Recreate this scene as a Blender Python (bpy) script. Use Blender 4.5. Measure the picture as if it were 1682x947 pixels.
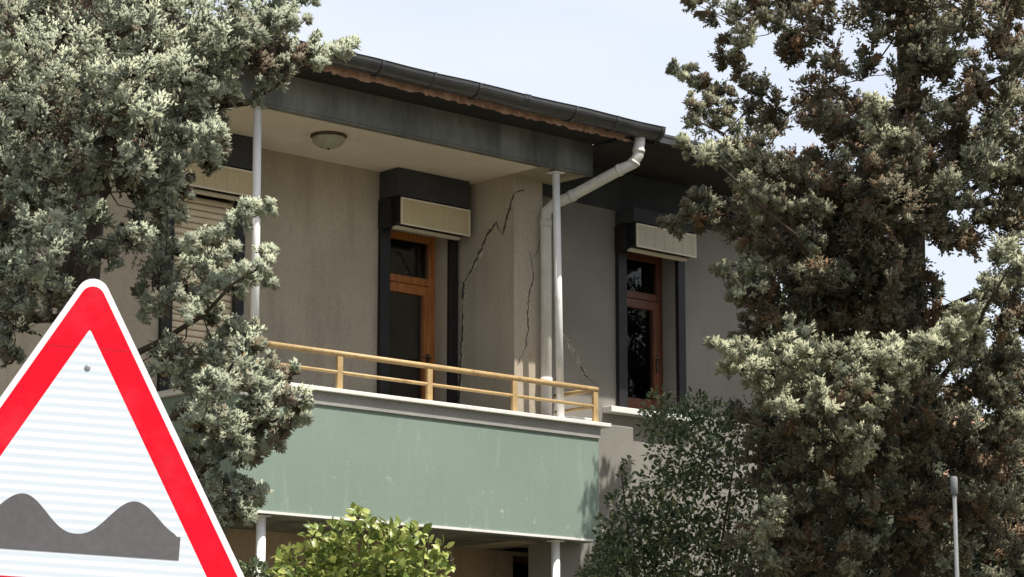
import bpy, bmesh, math, random
import numpy as np
from mathutils import Vector, Matrix

for o in list(bpy.data.objects):
    bpy.data.objects.remove(o)
scene = bpy.context.scene
COL = scene.collection
R = math.radians

# ------------------------------------------------------------------ camera
F, PITCH, YAW = 4235.0, 0.1902, 0.8371       # focal length in photo pixels, pitch, facade direction
CAM = np.array([0.0, 0.0, 1.6])
cam_d = bpy.data.cameras.new("camera")
cam_d.sensor_width = 36.0
cam_d.lens = 36.0 * F / 1682.0
cam_d.clip_start = 0.05
cam_d.clip_end = 3000
cam = bpy.data.objects.new("camera", cam_d)
COL.objects.link(cam)
cam.location = CAM
cam.rotation_euler = (math.pi / 2 + PITCH, 0, 0)
scene.camera = cam

# ------------------------------------------------------------------ sky, sun, exposure
SUN_EL, SUN_AZ = R(63.0), R(57.0)            # azimuth: to the right of straight behind the camera
to_sun = Vector((math.sin(SUN_AZ) * math.cos(SUN_EL), -math.cos(SUN_AZ) * math.cos(SUN_EL), math.sin(SUN_EL)))
world = bpy.data.worlds.new("World")
scene.world = world
world.use_nodes = True
nt = world.node_tree
bg = nt.nodes["Background"]
sky = nt.nodes.new("ShaderNodeTexSky")
sky.sky_type = 'NISHITA'
sky.sun_disc = False
sky.sun_elevation = SUN_EL
sky.sun_rotation = math.atan2(to_sun.x, to_sun.y)
sky.air_density = 1.0
sky.dust_density = 3.0
sky.ozone_density = 1.0
hz = nt.nodes.new("ShaderNodeMix"); hz.data_type = 'RGBA'      # thin even veil of high cloud
hz.inputs[0].default_value = 0.65
tcw = nt.nodes.new("ShaderNodeTexCoord"); mpw = nt.nodes.new("ShaderNodeMapping"); mpw.inputs['Scale'].default_value = (1.6, 1.6, 5.0)
nzw = nt.nodes.new("ShaderNodeTexNoise"); nzw.inputs['Scale'].default_value = 2.2; nzw.inputs['Detail'].default_value = 6.0
mrw = nt.nodes.new("ShaderNodeMapRange"); mrw.inputs[1].default_value = 0.3; mrw.inputs[2].default_value = 0.7; mrw.inputs[3].default_value = 0.52; mrw.inputs[4].default_value = 0.80
nt.links.new(tcw.outputs['Generated'], mpw.inputs[0]); nt.links.new(mpw.outputs[0], nzw.inputs['Vector'])
nt.links.new(nzw.outputs['Fac'], mrw.inputs[0]); nt.links.new(mrw.outputs[0], hz.inputs[0])
hz.inputs[7].default_value = (4.95, 5.05, 5.25, 1)
nt.links.new(sky.outputs[0], hz.inputs[6])
nt.links.new(hz.outputs[2], bg.inputs[0])
bg.inputs[1].default_value = 0.145
sun_d = bpy.data.lights.new("sun", 'SUN')
sun_d.energy = 4.8
sun_d.angle = R(0.5)
sun_d.color = (1.0, 0.95, 0.87)
sun = bpy.data.objects.new("sun", sun_d)
COL.objects.link(sun)
sun.rotation_euler = (-to_sun).to_track_quat('-Z', 'Y').to_euler()
scene.view_settings.view_transform = 'Standard'
scene.view_settings.look = 'None'
scene.view_settings.exposure = 0.54
scene.view_settings.gamma = 1.0
scene.view_settings.use_curve_mapping = False
scene.render.engine = 'CYCLES'
scene.cycles.max_bounces = 8
scene.cycles.transparent_max_bounces = 12

# ------------------------------------------------------------------ helpers
def ray(x, y):
    X = (x - 841) / F
    Y = -(y - 473.5) / F
    c, s = math.cos(PITCH), math.sin(PITCH)
    return np.array([X, c - Y * s, s + Y * c])

def at(x, y, depth):
    """world point on the sight line of photo pixel (x, y) at a given distance in front"""
    return CAM + ray(x, y) * depth

UV = np.array([math.sin(YAW), math.cos(YAW), 0.0])
WV = np.array([-math.cos(YAW), math.sin(YAW), 0.0])
ORG = at(985, 889, 20.0)

def link(o, parent=None):
    COL.objects.link(o)
    if parent is not None:
        o.parent = parent
    return o

def tag(o, label=None, cat=None, group=None, kind=None):
    if label: o["label"] = label
    if cat: o["category"] = cat
    if group: o["group"] = group
    if kind: o["kind"] = kind
    return o

def empty(name, loc=(0, 0, 0), rz=0.0):
    o = bpy.data.objects.new(name, None)
    o.empty_display_size = 0.2
    COL.objects.link(o)
    o.location = loc
    o.rotation_euler = (0, 0, rz)
    return o

def mesh_obj(name, bm, mat, parent=None, smooth=False):
    bmesh.ops.recalc_face_normals(bm, faces=bm.faces)
    me = bpy.data.meshes.new(name)
    bm.to_mesh(me)
    bm.free()
    if mat: me.materials.append(mat)
    if smooth:
        for p in me.polygons: p.use_smooth = True
    return link(bpy.data.objects.new(name, me), parent)

def add_box(bm, x, y, z, bevel=0.0):
    vs = [bm.verts.new((a, b, c)) for a in x for b in y for c in z]
    idx = [(0, 1, 3, 2), (4, 6, 7, 5), (0, 4, 5, 1), (2, 3, 7, 6), (0, 2, 6, 4), (1, 5, 7, 3)]
    fs = [bm.faces.new([vs[i] for i in f]) for f in idx]
    if bevel > 0:
        es = list({e for f in fs for e in f.edges})
        bmesh.ops.bevel(bm, geom=es, offset=bevel, segments=2, affect='EDGES', profile=0.5)

def box(name, parent, x, y, z, mat, bevel=0.004):
    bm = bmesh.new()
    add_box(bm, x, y, z, bevel)
    return mesh_obj(name, bm, mat, parent)

def boxes(name, parent, lst, mat, bevel=0.0):
    bm = bmesh.new()
    for x, y, z in lst:
        add_box(bm, x, y, z, bevel)
    return mesh_obj(name, bm, mat, parent)

def add_tube(bm, pts, rad, n=10, cap=True):
    pts = [Vector(p) for p in pts]
    if not hasattr(rad, '__len__'): rad = [rad] * len(pts)
    rings = []
    ref = None
    for i, p in enumerate(pts):
        t = (pts[min(i + 1, len(pts) - 1)] - pts[max(i - 1, 0)]).normalized()
        if ref is None:
            ref = Vector((0, 0, 1)) if abs(t.z) < 0.9 else Vector((1, 0, 0))
        a = t.cross(ref)
        if a.length < 1e-4: a = t.cross(Vector((0, 1, 0)))
        a.normalize()
        b = a.cross(t).normalized()
        ref = b
        # rings keep their frame from ring to ring
        rings.append([bm.verts.new(p + (a * math.cos(q) + b * math.sin(q)) * rad[i]) for q in [2 * math.pi * k / n for k in range(n)]])
    for r0, r1 in zip(rings, rings[1:]):
        for k in range(n):
            bm.faces.new((r0[k], r0[(k + 1) % n], r1[(k + 1) % n], r1[k]))
    if cap:
        bm.faces.new(rings[0][::-1])
        bm.faces.new(rings[-1])

def tube(name, parent, pts, rad, mat, n=14, smooth=True):
    bm = bmesh.new()
    add_tube(bm, pts, rad, n)
    o = mesh_obj(name, bm, mat, parent)
    if smooth:
        for p in o.data.polygons:
            p.use_smooth = len(p.vertices) == 4
    return o

def lathe(name, parent, prof, mat, loc=(0, 0, 0), n=24):
    bm = bmesh.new()
    rings = []
    for r, z in prof:
        if r < 1e-5:
            rings.append([bm.verts.new((0, 0, z))])
        else:
            rings.append([bm.verts.new((r * math.cos(2 * math.pi * k / n), r * math.sin(2 * math.pi * k / n), z)) for k in range(n)])
    for a, b in zip(rings, rings[1:]):
        for k in range(n):
            k2 = (k + 1) % n
            if len(a) == 1 and len(b) == 1: continue
            if len(a) == 1: bm.faces.new((a[0], b[k2], b[k]))
            elif len(b) == 1: bm.faces.new((a[k], a[k2], b[0]))
            else: bm.faces.new((a[k], a[k2], b[k2], b[k]))
    o = mesh_obj(name, bm, mat, parent, smooth=True)
    o.location = loc
    return o

def wall_grid(name, parent, u0, u1, z0, z1, w0, w1, holes, mat):
    """a wall panel of real thickness with rectangular openings"""
    us = sorted({u0, u1, *[h[0] for h in holes], *[h[1] for h in holes]})
    zs = sorted({z0, z1, *[h[2] for h in holes], *[h[3] for h in holes]})
    def solid(i, j):
        if not (0 <= i < len(us) - 1 and 0 <= j < len(zs) - 1): return False
        cu, cz = (us[i] + us[i + 1]) / 2, (zs[j] + zs[j + 1]) / 2
        return not any(h[0] < cu < h[1] and h[2] < cz < h[3] for h in holes)
    bm = bmesh.new()
    def q(*p): bm.faces.new([bm.verts.new(v) for v in p])
    for i in range(len(us) - 1):
        for j in range(len(zs) - 1):
            if not solid(i, j): continue
            a, b, c, d = us[i], us[i + 1], zs[j], zs[j + 1]
            q((a, w0, c), (b, w0, c), (b, w0, d), (a, w0, d))
            q((a, w1, c), (a, w1, d), (b, w1, d), (b, w1, c))
            if not solid(i - 1, j): q((a, w0, c), (a, w0, d), (a, w1, d), (a, w1, c))
            if not solid(i + 1, j): q((b, w0, c), (b, w1, c), (b, w1, d), (b, w0, d))
            if not solid(i, j - 1): q((a, w0, c), (a, w1, c), (b, w1, c), (b, w0, c))
            if not solid(i, j + 1): q((a, w0, d), (b, w0, d), (b, w1, d), (a, w1, d))
    bmesh.ops.remove_doubles(bm, verts=bm.verts, dist=1e-5)
    return mesh_obj(name, bm, mat, parent)

# ------------------------------------------------------------------ materials
def new_mat(name):
    m = bpy.data.materials.new(name)
    m.use_nodes = True
    return m, m.node_tree, m.node_tree.nodes["Principled BSDF"]

def N(t, typ, **kw):
    n = t.nodes.new(typ)
    for k, v in kw.items():
        if k in ('scale', 'detail', 'rough'):
            n.inputs[{'scale': 'Scale', 'detail': 'Detail', 'rough': 'Roughness'}[k]].default_value = v
        else:
            setattr(n, k, v)
    return n

def ramp(t, fac, stops):
    r = t.nodes.new("ShaderNodeValToRGB")
    els = r.color_ramp.elements
    while len(els) < len(stops): els.new(0.5)
    for e, (p, c) in zip(els, stops):
        e.position = p
        e.color = (*c, 1) if len(c) == 3 else c
    t.links.new(fac, r.inputs[0])
    return r.outputs[0]

def mixc(t, fac, a, b, mode='MIX'):
    m = t.nodes.new("ShaderNodeMix")
    m.data_type = 'RGBA'
    m.blend_type = mode
    for s, v in ((0, fac), (6, a), (7, b)):
        if hasattr(v, 'node'): t.links.new(v, m.inputs[s])
        elif isinstance(v, (int, float)): m.inputs[s].default_value = v
        else: m.inputs[s].default_value = (*v, 1)
    return m.outputs[2]

def coords(t, scale=(1, 1, 1), loc=(0, 0, 0)):
    tc = t.nodes.new("ShaderNodeTexCoord")
    mp = t.nodes.new("ShaderNodeMapping")
    mp.inputs['Scale'].default_value = scale
    mp.inputs['Location'].default_value = loc
    t.links.new(tc.outputs['Object'], mp.inputs[0])
    return mp.outputs[0]

def noise(t, co, scale, detail=4, rough=0.55):
    n = N(t, "ShaderNodeTexNoise", scale=scale, detail=detail, rough=rough)
    t.links.new(co, n.inputs['Vector'])
    return n.outputs['Fac']

def bump(t, bs, h, strength, dist=0.01):
    b = t.nodes.new("ShaderNodeBump")
    b.inputs['Strength'].default_value = strength
    b.inputs['Distance'].default_value = dist
    t.links.new(h, b.inputs['Height'])
    t.links.new(b.outputs[0], bs.inputs['Normal'])

def surf(name, base, var=0.25, scale=3.0, rough=0.8, metal=0.0, fine=60.0, bmp=0.25, bdist=0.004, stain=None, stain_scale=(1.5, 1.5, 0.35), stain_amt=(0.5, 0.7), spec=0.4):
    m, t, bs = new_mat(name)
    co = coords(t)
    n1 = noise(t, co, scale, 5)
    lo = tuple(c * (1 - var) for c in base)
    hi = tuple(min(1, c * (1 + var)) for c in base)
    c = ramp(t, n1, [(0.3, lo), (0.7, hi)])
    if stain:
        n2 = noise(t, coords(t, stain_scale, (3.1, 1.7, 0.4)), 2.2, 7, 0.65)
        k = ramp(t, n2, [(stain_amt[0], (0, 0, 0)), (stain_amt[1], (1, 1, 1))])
        c = mixc(t, k, c, stain)
    nf = noise(t, co, fine, 3)
    c = mixc(t, 0.18, c, ramp(t, nf, [(0.3, (0.25, 0.25, 0.25)), (0.7, (0.8, 0.8, 0.8))]), 'OVERLAY')
    t.links.new(c, bs.inputs['Base Color'])
    bs.inputs['Roughness'].default_value = rough
    bs.inputs['Metallic'].default_value = metal
    bs.inputs['Specular IOR Level'].default_value = spec
    if bmp: bump(t, bs, nf, bmp, bdist)
    return m

M = {}
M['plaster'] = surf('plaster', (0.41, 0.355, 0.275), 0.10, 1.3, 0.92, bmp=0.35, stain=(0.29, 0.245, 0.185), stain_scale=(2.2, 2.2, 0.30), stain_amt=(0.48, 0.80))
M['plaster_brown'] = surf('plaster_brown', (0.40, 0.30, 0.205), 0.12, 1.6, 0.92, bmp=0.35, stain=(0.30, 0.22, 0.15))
M['plaster_grey_shaded'] = surf('plaster_grey_shaded', (0.22, 0.206, 0.18), 0.12, 1.6, 0.92, bmp=0.35, stain=(0.18, 0.17, 0.15), stain_amt=(0.5, 0.85))  # grey plaster, darkened to paint in the tree shade on the window wall
M['ceiling'] = surf('ceiling', (0.74, 0.66, 0.56), 0.06, 1.2, 0.95, bmp=0.12, stain=(0.55, 0.47, 0.38), stain_scale=(1, 1, 1), stain_amt=(0.55, 0.85))
M['concrete'] = surf('concrete', (0.195, 0.197, 0.182), 0.3, 2.2, 0.9, bmp=0.3, stain=(0.085, 0.086, 0.082), stain_scale=(1.6, 1.6, 0.4), stain_amt=(0.42, 0.66))
M['dark_band'] = surf('dark_band', (0.040, 0.042, 0.045), 0.25, 4, 0.8, bmp=0.2)
M['cap'] = surf('cap', (0.72, 0.70, 0.66), 0.08, 5, 0.6, bmp=0.1, stain=(0.5, 0.48, 0.44), stain_amt=(0.55, 0.9))
M['coping'] = surf('coping', (0.30, 0.295, 0.275), 0.12, 3, 0.9)
M['white_metal'] = surf('white_metal', (0.84, 0.83, 0.81), 0.06, 6, 0.38, bmp=0.05, stain=(0.45, 0.38, 0.30), stain_scale=(3, 3, 1.2), stain_amt=(0.58, 0.78))
M['pipe'] = surf('pipe', (0.66, 0.64, 0.59), 0.08, 6, 0.5, bmp=0.05, stain=(0.42, 0.39, 0.33), stain_amt=(0.5, 0.85))
M['ochre'] = surf('ochre', (0.43, 0.30, 0.14), 0.12, 9, 0.5, bmp=0.08, stain=(0.22, 0.10, 0.045), stain_scale=(4, 4, 4), stain_amt=(0.56, 0.70))
M['gutter'] = surf('gutter', (0.045, 0.045, 0.048), 0.3, 5, 0.27, bmp=0.08, stain=(0.09, 0.085, 0.08), stain_amt=(0.55, 0.9), spec=0.7)
M['tile'] = surf('tile', (0.30, 0.155, 0.10), 0.35, 9, 0.88, bmp=0.4, stain=(0.42, 0.30, 0.22), stain_scale=(6, 6, 6), stain_amt=(0.5, 0.8))
M['mortar'] = surf('mortar', (0.46, 0.29, 0.21), 0.3, 14, 0.92, bmp=0.5, stain=(0.30, 0.15, 0.10), stain_scale=(5, 5, 5), stain_amt=(0.45, 0.65))
M['soffit'] = surf('soffit', (0.022, 0.020, 0.020), 0.25, 6, 0.85)
M['cream'] = surf('cream', (0.52, 0.43, 0.26), 0.05, 5, 0.5, bmp=0.04)
M['cream_trim'] = surf('cream_trim', (0.74, 0.67, 0.53), 0.04, 5, 0.45, bmp=0.04)
M['cream_grey'] = surf('cream_grey', (0.50, 0.45, 0.34), 0.05, 5, 0.5, bmp=0.04)
M['black_metal'] = surf('black_metal', (0.014, 0.013, 0.014), 0.2, 8, 0.5, bmp=0.04)
M['shutter'] = surf('shutter', (0.70, 0.59, 0.42), 0.06, 7, 0.55, bmp=0.04)
M['curtain'] = surf('curtain', (0.22, 0.23, 0.22), 0.1, 7, 0.95)
M['room'] = surf('room', (0.10, 0.09, 0.08), 0.1, 2, 0.95)
M['glass_lamp'] = surf('glass_lamp', (0.36, 0.35, 0.27), 0.08, 20, 0.25, bmp=0.05)
M['bronze'] = surf('bronze', (0.10, 0.07, 0.045), 0.2, 20, 0.5, metal=0.6)
M['crack'] = surf('crack', (0.085, 0.07, 0.055), 0.3, 30, 0.95)
M['grey_metal'] = surf('grey_metal', (0.26, 0.27, 0.28), 0.15, 8, 0.55, metal=0.4)
M['pole_grey'] = surf('pole_grey', (0.14, 0.145, 0.15), 0.15, 8, 0.7)
M['plaster_chip'] = surf('plaster_chip', (0.42, 0.375, 0.30), 0.25, 30, 0.95, bmp=0.6)
M['asphalt'] = surf('asphalt', (0.055, 0.055, 0.057), 0.2, 1.5, 0.92, fine=150, bmp=0.6)
M['paving'] = surf('paving', (0.30, 0.29, 0.27), 0.15, 2, 0.9)
M['soil'] = surf('soil', (0.13, 0.105, 0.07), 0.3, 1.5, 0.95, fine=40, bmp=0.8, bdist=0.02, stain=(0.07, 0.09, 0.035), stain_scale=(1, 1, 1), stain_amt=(0.45, 0.6))
M['road_paint'] = surf('road_paint', (0.75, 0.75, 0.73), 0.1, 5, 0.7)

def wood_mat():
    m, t, bs = new_mat('varnished_wood')
    n = noise(t, coords(t, (14, 14, 1.1)), 4, 6, 0.6)
    t.links.new(ramp(t, n, [(0.3, (0.20, 0.062, 0.016)), (0.55, (0.40, 0.145, 0.036)), (0.75, (0.50, 0.20, 0.055))]), bs.inputs['Base Color'])
    bs.inputs['Roughness'].default_value = 0.4
    bump(t, bs, n, 0.1, 0.003)
    return m
M['wood'] = wood_mat()
def wood_dark():
    m, t, bs = new_mat('reddish_wood')
    n = noise(t, coords(t, (14, 14, 1.1)), 4, 6, 0.6)
    t.links.new(ramp(t, n, [(0.3, (0.055, 0.018, 0.010)), (0.7, (0.17, 0.052, 0.022))]), bs.inputs['Base Color'])
    bs.inputs['Roughness'].default_value = 0.45
    return m
M['wood_red'] = wood_dark()

def green_mat():
    m, t, bs = new_mat('green_paint')
    co = coords(t)
    base = ramp(t, noise(t, co, 0.9, 5), [(0.25, (0.175, 0.235, 0.193)), (0.75, (0.215, 0.278, 0.23))])
    # chalky runs below the cap and scuffed flakes towards the bottom edge
    runs = ramp(t, noise(t, coords(t, (5.0, 5.0, 0.9), (2.2, 0, 7.1)), 2.0, 8, 0.7), [(0.54, (0, 0, 0)), (0.72, (0.24, 0.24, 0.24))])
    c = mixc(t, runs, base, (0.40, 0.47, 0.40))
    fl = noise(t, coords(t, (3.2, 3.2, 2.2), (5.3, 0, 1.9)), 3.0, 9, 0.72)
    sep = t.nodes.new("ShaderNodeSeparateXYZ")
    t.links.new(co, sep.inputs[0])
    mr = t.nodes.new("ShaderNodeMapRange")
    mr.inputs[1].default_value = 4.40; mr.inputs[2].default_value = 3.45
    mr.inputs[3].default_value = -0.06; mr.inputs[4].default_value = 0.06
    t.links.new(sep.outputs[2], mr.inputs[0])
    ad = t.nodes.new("ShaderNodeMath"); ad.operation = 'ADD'
    t.links.new(fl, ad.inputs[0]); t.links.new(mr.outputs[0], ad.inputs[1])
    k = ramp(t, ad.outputs[0], [(0.635, (0, 0, 0)), (0.70, (0.6, 0.6, 0.6))])
    c = mixc(t, k, c, (0.44, 0.49, 0.41))
    dk = ramp(t, noise(t, coords(t, (1.2, 1.2, 0.5), (9, 0, 3)), 2.0, 6), [(0.55, (0, 0, 0)), (0.8, (0.5, 0.5, 0.5))])
    c = mixc(t, dk, c, (0.16, 0.235, 0.18))
    t.links.new(c, bs.inputs['Base Color'])
    bs.inputs['Roughness'].default_value = 0.78
    bump(t, bs, noise(t, co, 45, 4), 0.35, 0.004)
    return m
M['green'] = green_mat()

def glass_mat():
    m = bpy.data.materials.new('window_glass')
    m.use_nodes = True
    t = m.node_tree
    t.nodes.clear()
    out = t.nodes.new("ShaderNodeOutputMaterial")
    tr = t.nodes.new("ShaderNodeBsdfTransparent"); tr.inputs[0].default_value = (0.72, 0.76, 0.76, 1)
    gl = t.nodes.new("ShaderNodeBsdfGlossy"); gl.inputs['Roughness'].default_value = 0.015
    fr = t.nodes.new("ShaderNodeFresnel"); fr.inputs[0].default_value = 1.5
    bp = t.nodes.new("ShaderNodeBump"); bp.inputs['Strength'].default_value = 0.12; bp.inputs['Distance'].default_value = 0.02
    t.links.new(noise(t, coords(t), 3.0, 2), bp.inputs['Height'])
    t.links.new(bp.outputs[0], gl.inputs['Normal'])
    mx = t.nodes.new("ShaderNodeMixShader")
    t.links.new(fr.outputs[0], mx.inputs[0]); t.links.new(tr.outputs[0], mx.inputs[1]); t.links.new(gl.outputs[0], mx.inputs[2])
    t.links.new(mx.outputs[0], out.inputs[0])
    return m
M['glass'] = glass_mat()

def leaf_mat(name, stops, rough=0.6, trans=0.24):
    """stops: colours along the per-leaf attribute 'tint' (0..1)"""
    m, t, bs = new_mat(name)
    a = t.nodes.new("ShaderNodeAttribute"); a.attribute_name = 'tint'
    c = ramp(t, a.outputs['Fac'], stops)
    t.links.new(c, bs.inputs['Base Color'])
    bs.inputs['Roughness'].default_value = rough
    bs.inputs['Specular IOR Level'].default_value = 0.35
    tl = t.nodes.new("ShaderNodeBsdfTranslucent")
    t.links.new(c, tl.inputs[0])
    mx = t.nodes.new("ShaderNodeMixShader"); mx.inputs[0].default_value = trans
    out = t.nodes["Material Output"]
    t.links.new(bs.outputs[0], mx.inputs[1]); t.links.new(tl.outputs[0], mx.inputs[2])
    t.links.new(mx.outputs[0], out.inputs[0])
    return m
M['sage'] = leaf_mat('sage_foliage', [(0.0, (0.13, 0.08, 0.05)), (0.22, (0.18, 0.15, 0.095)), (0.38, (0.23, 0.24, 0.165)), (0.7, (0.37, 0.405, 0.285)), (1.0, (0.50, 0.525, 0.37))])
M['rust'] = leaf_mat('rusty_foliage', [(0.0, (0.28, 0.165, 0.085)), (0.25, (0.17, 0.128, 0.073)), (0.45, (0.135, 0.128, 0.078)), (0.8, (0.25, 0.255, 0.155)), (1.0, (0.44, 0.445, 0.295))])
M['dark_leaf'] = leaf_mat('dark_green_leaf', [(0.0, (0.045, 0.07, 0.04)), (0.6, (0.09, 0.125, 0.06)), (1.0, (0.27, 0.30, 0.15))], 0.32, 0.28)
M['lime_leaf'] = leaf_mat('lime_leaf', [(0.0, (0.06, 0.10, 0.025)), (0.45, (0.19, 0.25, 0.06)), (1.0, (0.46, 0.48, 0.15))], 0.33, 0.25)
M['far_leaf'] = leaf_mat('far_foliage', [(0.0, (0.03, 0.04, 0.02)), (1.0, (0.07, 0.085, 0.045))])
M['bark'] = surf('bark', (0.055, 0.038, 0.028), 0.35, 14, 0.95, fine=50, bmp=0.8, bdist=0.02)

# ------------------------------------------------------------------ ground, road, pavement
def sheet(name, x, y, z, mat):
    bm = bmesh.new()
    bm.faces.new([bm.verts.new(v) for v in ((x[0], y[0], z), (x[1], y[0], z), (x[1], y[1], z), (x[0], y[1], z))])
    return tag(mesh_obj(name, bm, mat), kind='structure')
sheet('ground', (-900, 900), (-900, 900), 0.0, M['soil'])
sheet('road', (-200, 200), (-6.0, 3.6), 0.004, M['asphalt'])
for k in range(-6, 7):
    o = sheet('road_marking', (k * 6.0 - 1.2, k * 6.0 + 1.2), (-1.27, -1.13), 0.008, M['road_paint'])
tag(box('pavement', None, (-200, 200), (3.75, 7.2), (-0.1, 0.13), M['paving'], 0), kind='structure')
tag(box('kerb', None, (-200, 200), (3.6, 3.75), (-0.1, 0.14), M['cap'], 0.0), kind='structure')

# ------------------------------------------------------------------ the house (local axes: u along the facade, w inwards, z up)
house = empty('house', (ORG[0], ORG[1], 0), math.atan2(UV[1], UV[0]))
tag(house, 'two storey plastered house with a green balcony and cracked walls', 'house')
WB, WP, WW, WK = 1.06, 0.377, 0.50, 0.20      # back wall, pier, window wall, lower pier planes
ZC = 6.372                                    # underside of the slab over the balcony
DOOR = (-1.29, -0.66, 3.62, 5.96)
LEFTW = (-3.34, -2.775, 3.62, 5.96)
WIN = (0.77, 1.385, 4.62, 5.99)
GFW = (0.05, 0.42, 2.35, 3.42)

wall_grid('wall', house, -7.0, -0.55, 3.45, 6.60, WB, WB + 0.26, [DOOR, LEFTW], M['plaster'])
wall_grid('wall', house, -7.0, 0.60, 0.0, 3.45, WB, WB + 0.26, [GFW, (-4.2, -3.3, 1.0, 2.5), (-2.4, -1.3, 1.0, 2.4)], M['plaster_brown'])
pier = box('wall', house, (-0.55, -0.245), (WP, WB + 0.26), (3.45, 6.60), M['plaster'], 0.006)
wall_grid('wall', house, -0.245, 2.36, 3.45, 6.60, WW, WW + 0.26, [WIN], M['plaster_grey_shaded'])
wall_grid('wall', house, 0.60, 2.36, 0.0, 3.45, WW, WW + 0.26, [(1.0, 1.9, 1.0, 2.4)], M['plaster_grey_shaded'])
box('wall', house, (-0.30, 0.578), (WK, WW - 0.003), (0.0, 4.42), M['plaster_grey_shaded'], 0.008)
boxes('wall', house, [((-7.26, -7.0), (WB, 7.0), (0, 6.6)), ((2.10, 2.36), (WW + 0.26, 7.0), (0, 6.6)), ((-7.0, 2.10), (6.74, 7.0), (0, 6.6))], M['plaster_grey_shaded'])
# interior that keeps the rooms dark
boxes('interior', house, [((-7.0, 2.1), (WB + 0.27, 6.7), (3.46, 3.58)), ((-7.0, 2.1), (WB + 0.27, 6.7), (6.45, 6.58)), ((-7.0, 2.1), (3.6, 3.75), (3.59, 6.44))], M['room'])

# slab over the balcony with its painted underside
slab = boxes('slab', house, [((-3.50, -0.045), (0.0, WB - 0.002), (ZC, 6.69))], M['concrete'], 0.006)
box('ceiling', house, (-7.0, -0.552), (0.10, WB - 0.001), (ZC - 0.006, ZC - 0.001), M['ceiling'], 0)
box('soffit_panel', slab, (-0.548, -0.055), (0.05, WW - 0.022), (ZC - 0.006, ZC - 0.001), M['plaster'], 0)
bm = bmesh.new()
add_box(bm, (-3.499, -0.046), (0.001, 0.045), (ZC - 0.016, ZC - 0.001), 0.003)
mesh_obj('drip_edge', bm, M['concrete'], slab)
# dark band and soffit over the window wall
box('upper_band', house, (-0.24, 2.37), (WW - 0.02, WW - 0.001), (6.27, 6.60), M['dark_band'], 0.003)
box('soffit', house, (-0.043, 2.60), (-0.37, WW - 0.003), (6.600, 6.614), M['soffit'], 0)

# balcony
balc = boxes('balcony_floor', house, [((-3.35, -0.125), (0.121, WB - 0.003), (3.452, 3.62))], M['concrete'])
par = boxes('parapet', house, [((-3.47, 0.0), (0.0, 0.12), (3.45, 4.33)), ((-3.47, -3.352), (0.121, WB - 0.004), (3.45, 4.33)), ((-0.121, 0.0), (0.121, WK - 0.002), (3.45, 4.33))], M['green'], 0.007)
bm = bmesh.new()
add_box(bm, (-3.51, 0.09), (-0.050, 0.15), (4.348, 4.380), 0.005)
mesh_obj('cap', bm, M['cap'], par)
bm = bmesh.new()
add_box(bm, (-3.51, -3.32), (0.152, WB - 0.005), (4.332, 4.378), 0.006)
mesh_obj('cap', bm, M['cap'], par)
bm = bmesh.new()
add_box(bm, (-0.15, 0.09), (0.152, WK + 0.3), (4.421, 4.44), 0.004)
mesh_obj('cap', bm, M['cap'], par)
bm = bmesh.new()
add_box(bm, (-3.476, 0.006), (-0.014, 0.128), (4.255, 4.347), 0.003)
mesh_obj('coping_band', bm, M['coping'], par)
bm = bmesh.new()
add_box(bm, (-3.46, -0.01), (-0.008, 0.0), (3.448, 3.466), 0.001)
mesh_obj('drip_edge', bm, M['cap'], par)

# railing
rail = tube('railing', house, [(-3.42, 0.03, 4.648), (0.012, 0.03, 4.648)], 0.021, M['ochre'])
def sub_tube(name, pts, r, mat, parent, n=12): return tube(name, parent, pts, r, mat, n)
sub_tube('rail', [(-3.42, 0.03, 4.512), (-0.02, 0.03, 4.512)], 0.0135, M['ochre'], rail)
sub_tube('rail', [(-0.008, 0.03, 4.646), (-0.02, WP + 0.10, 4.646)], 0.019, M['ochre'], rail)
sub_tube('rail', [(-0.008, 0.03, 4.514), (-0.02, WP + 0.10, 4.514)], 0.0135, M['ochre'], rail)
sub_tube('rail', [(-3.41, 0.03, 4.650), (-3.41, WB, 4.650)], 0.019, M['ochre'], rail)
sub_tube('rail', [(-3.41, 0.03, 4.514), (-3.41, WB, 4.514)], 0.0135, M['ochre'], rail)
for u in (-3.40, -2.56, -1.715, -0.866, -0.012):
    box('baluster', rail, (u - 0.025, u + 0.025), (0.017, 0.043), (4.378, 4.63), M['ochre'], 0.003)

# steel posts
def post(pts, r, plates):
    p = tube('post', house, pts, r, M['white_metal'], 18)
    for (u, w, z) in plates:
        box('base_plate', p, (u - 0.05, u + 0.05), (w - 0.05, w + 0.05), (z - 0.005, z + 0.005), M['white_metal'], 0.002)
post([(-0.329, 0.085, 4.378), (-0.372, 0.085, ZC - 0.03)], 0.030, [(-0.372, 0.085, ZC - 0.026), (-0.329, 0.085, 4.384)])
post([(-3.275, 0.085, 4.378), (-3.29, 0.085, ZC)], 0.030, [(-3.29, 0.085, ZC - 0.008), (-3.275, 0.085, 4.384)])
post([(-3.18, 0.10, 0.0), (-3.18, 0.10, 3.45)], 0.034, [(-3.18, 0.10, 3.44)])
post([(-0.375, 0.10, 0.0), (-0.375, 0.10, 3.45)], 0.034, [(-0.375, 0.10, 3.44)])

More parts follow.
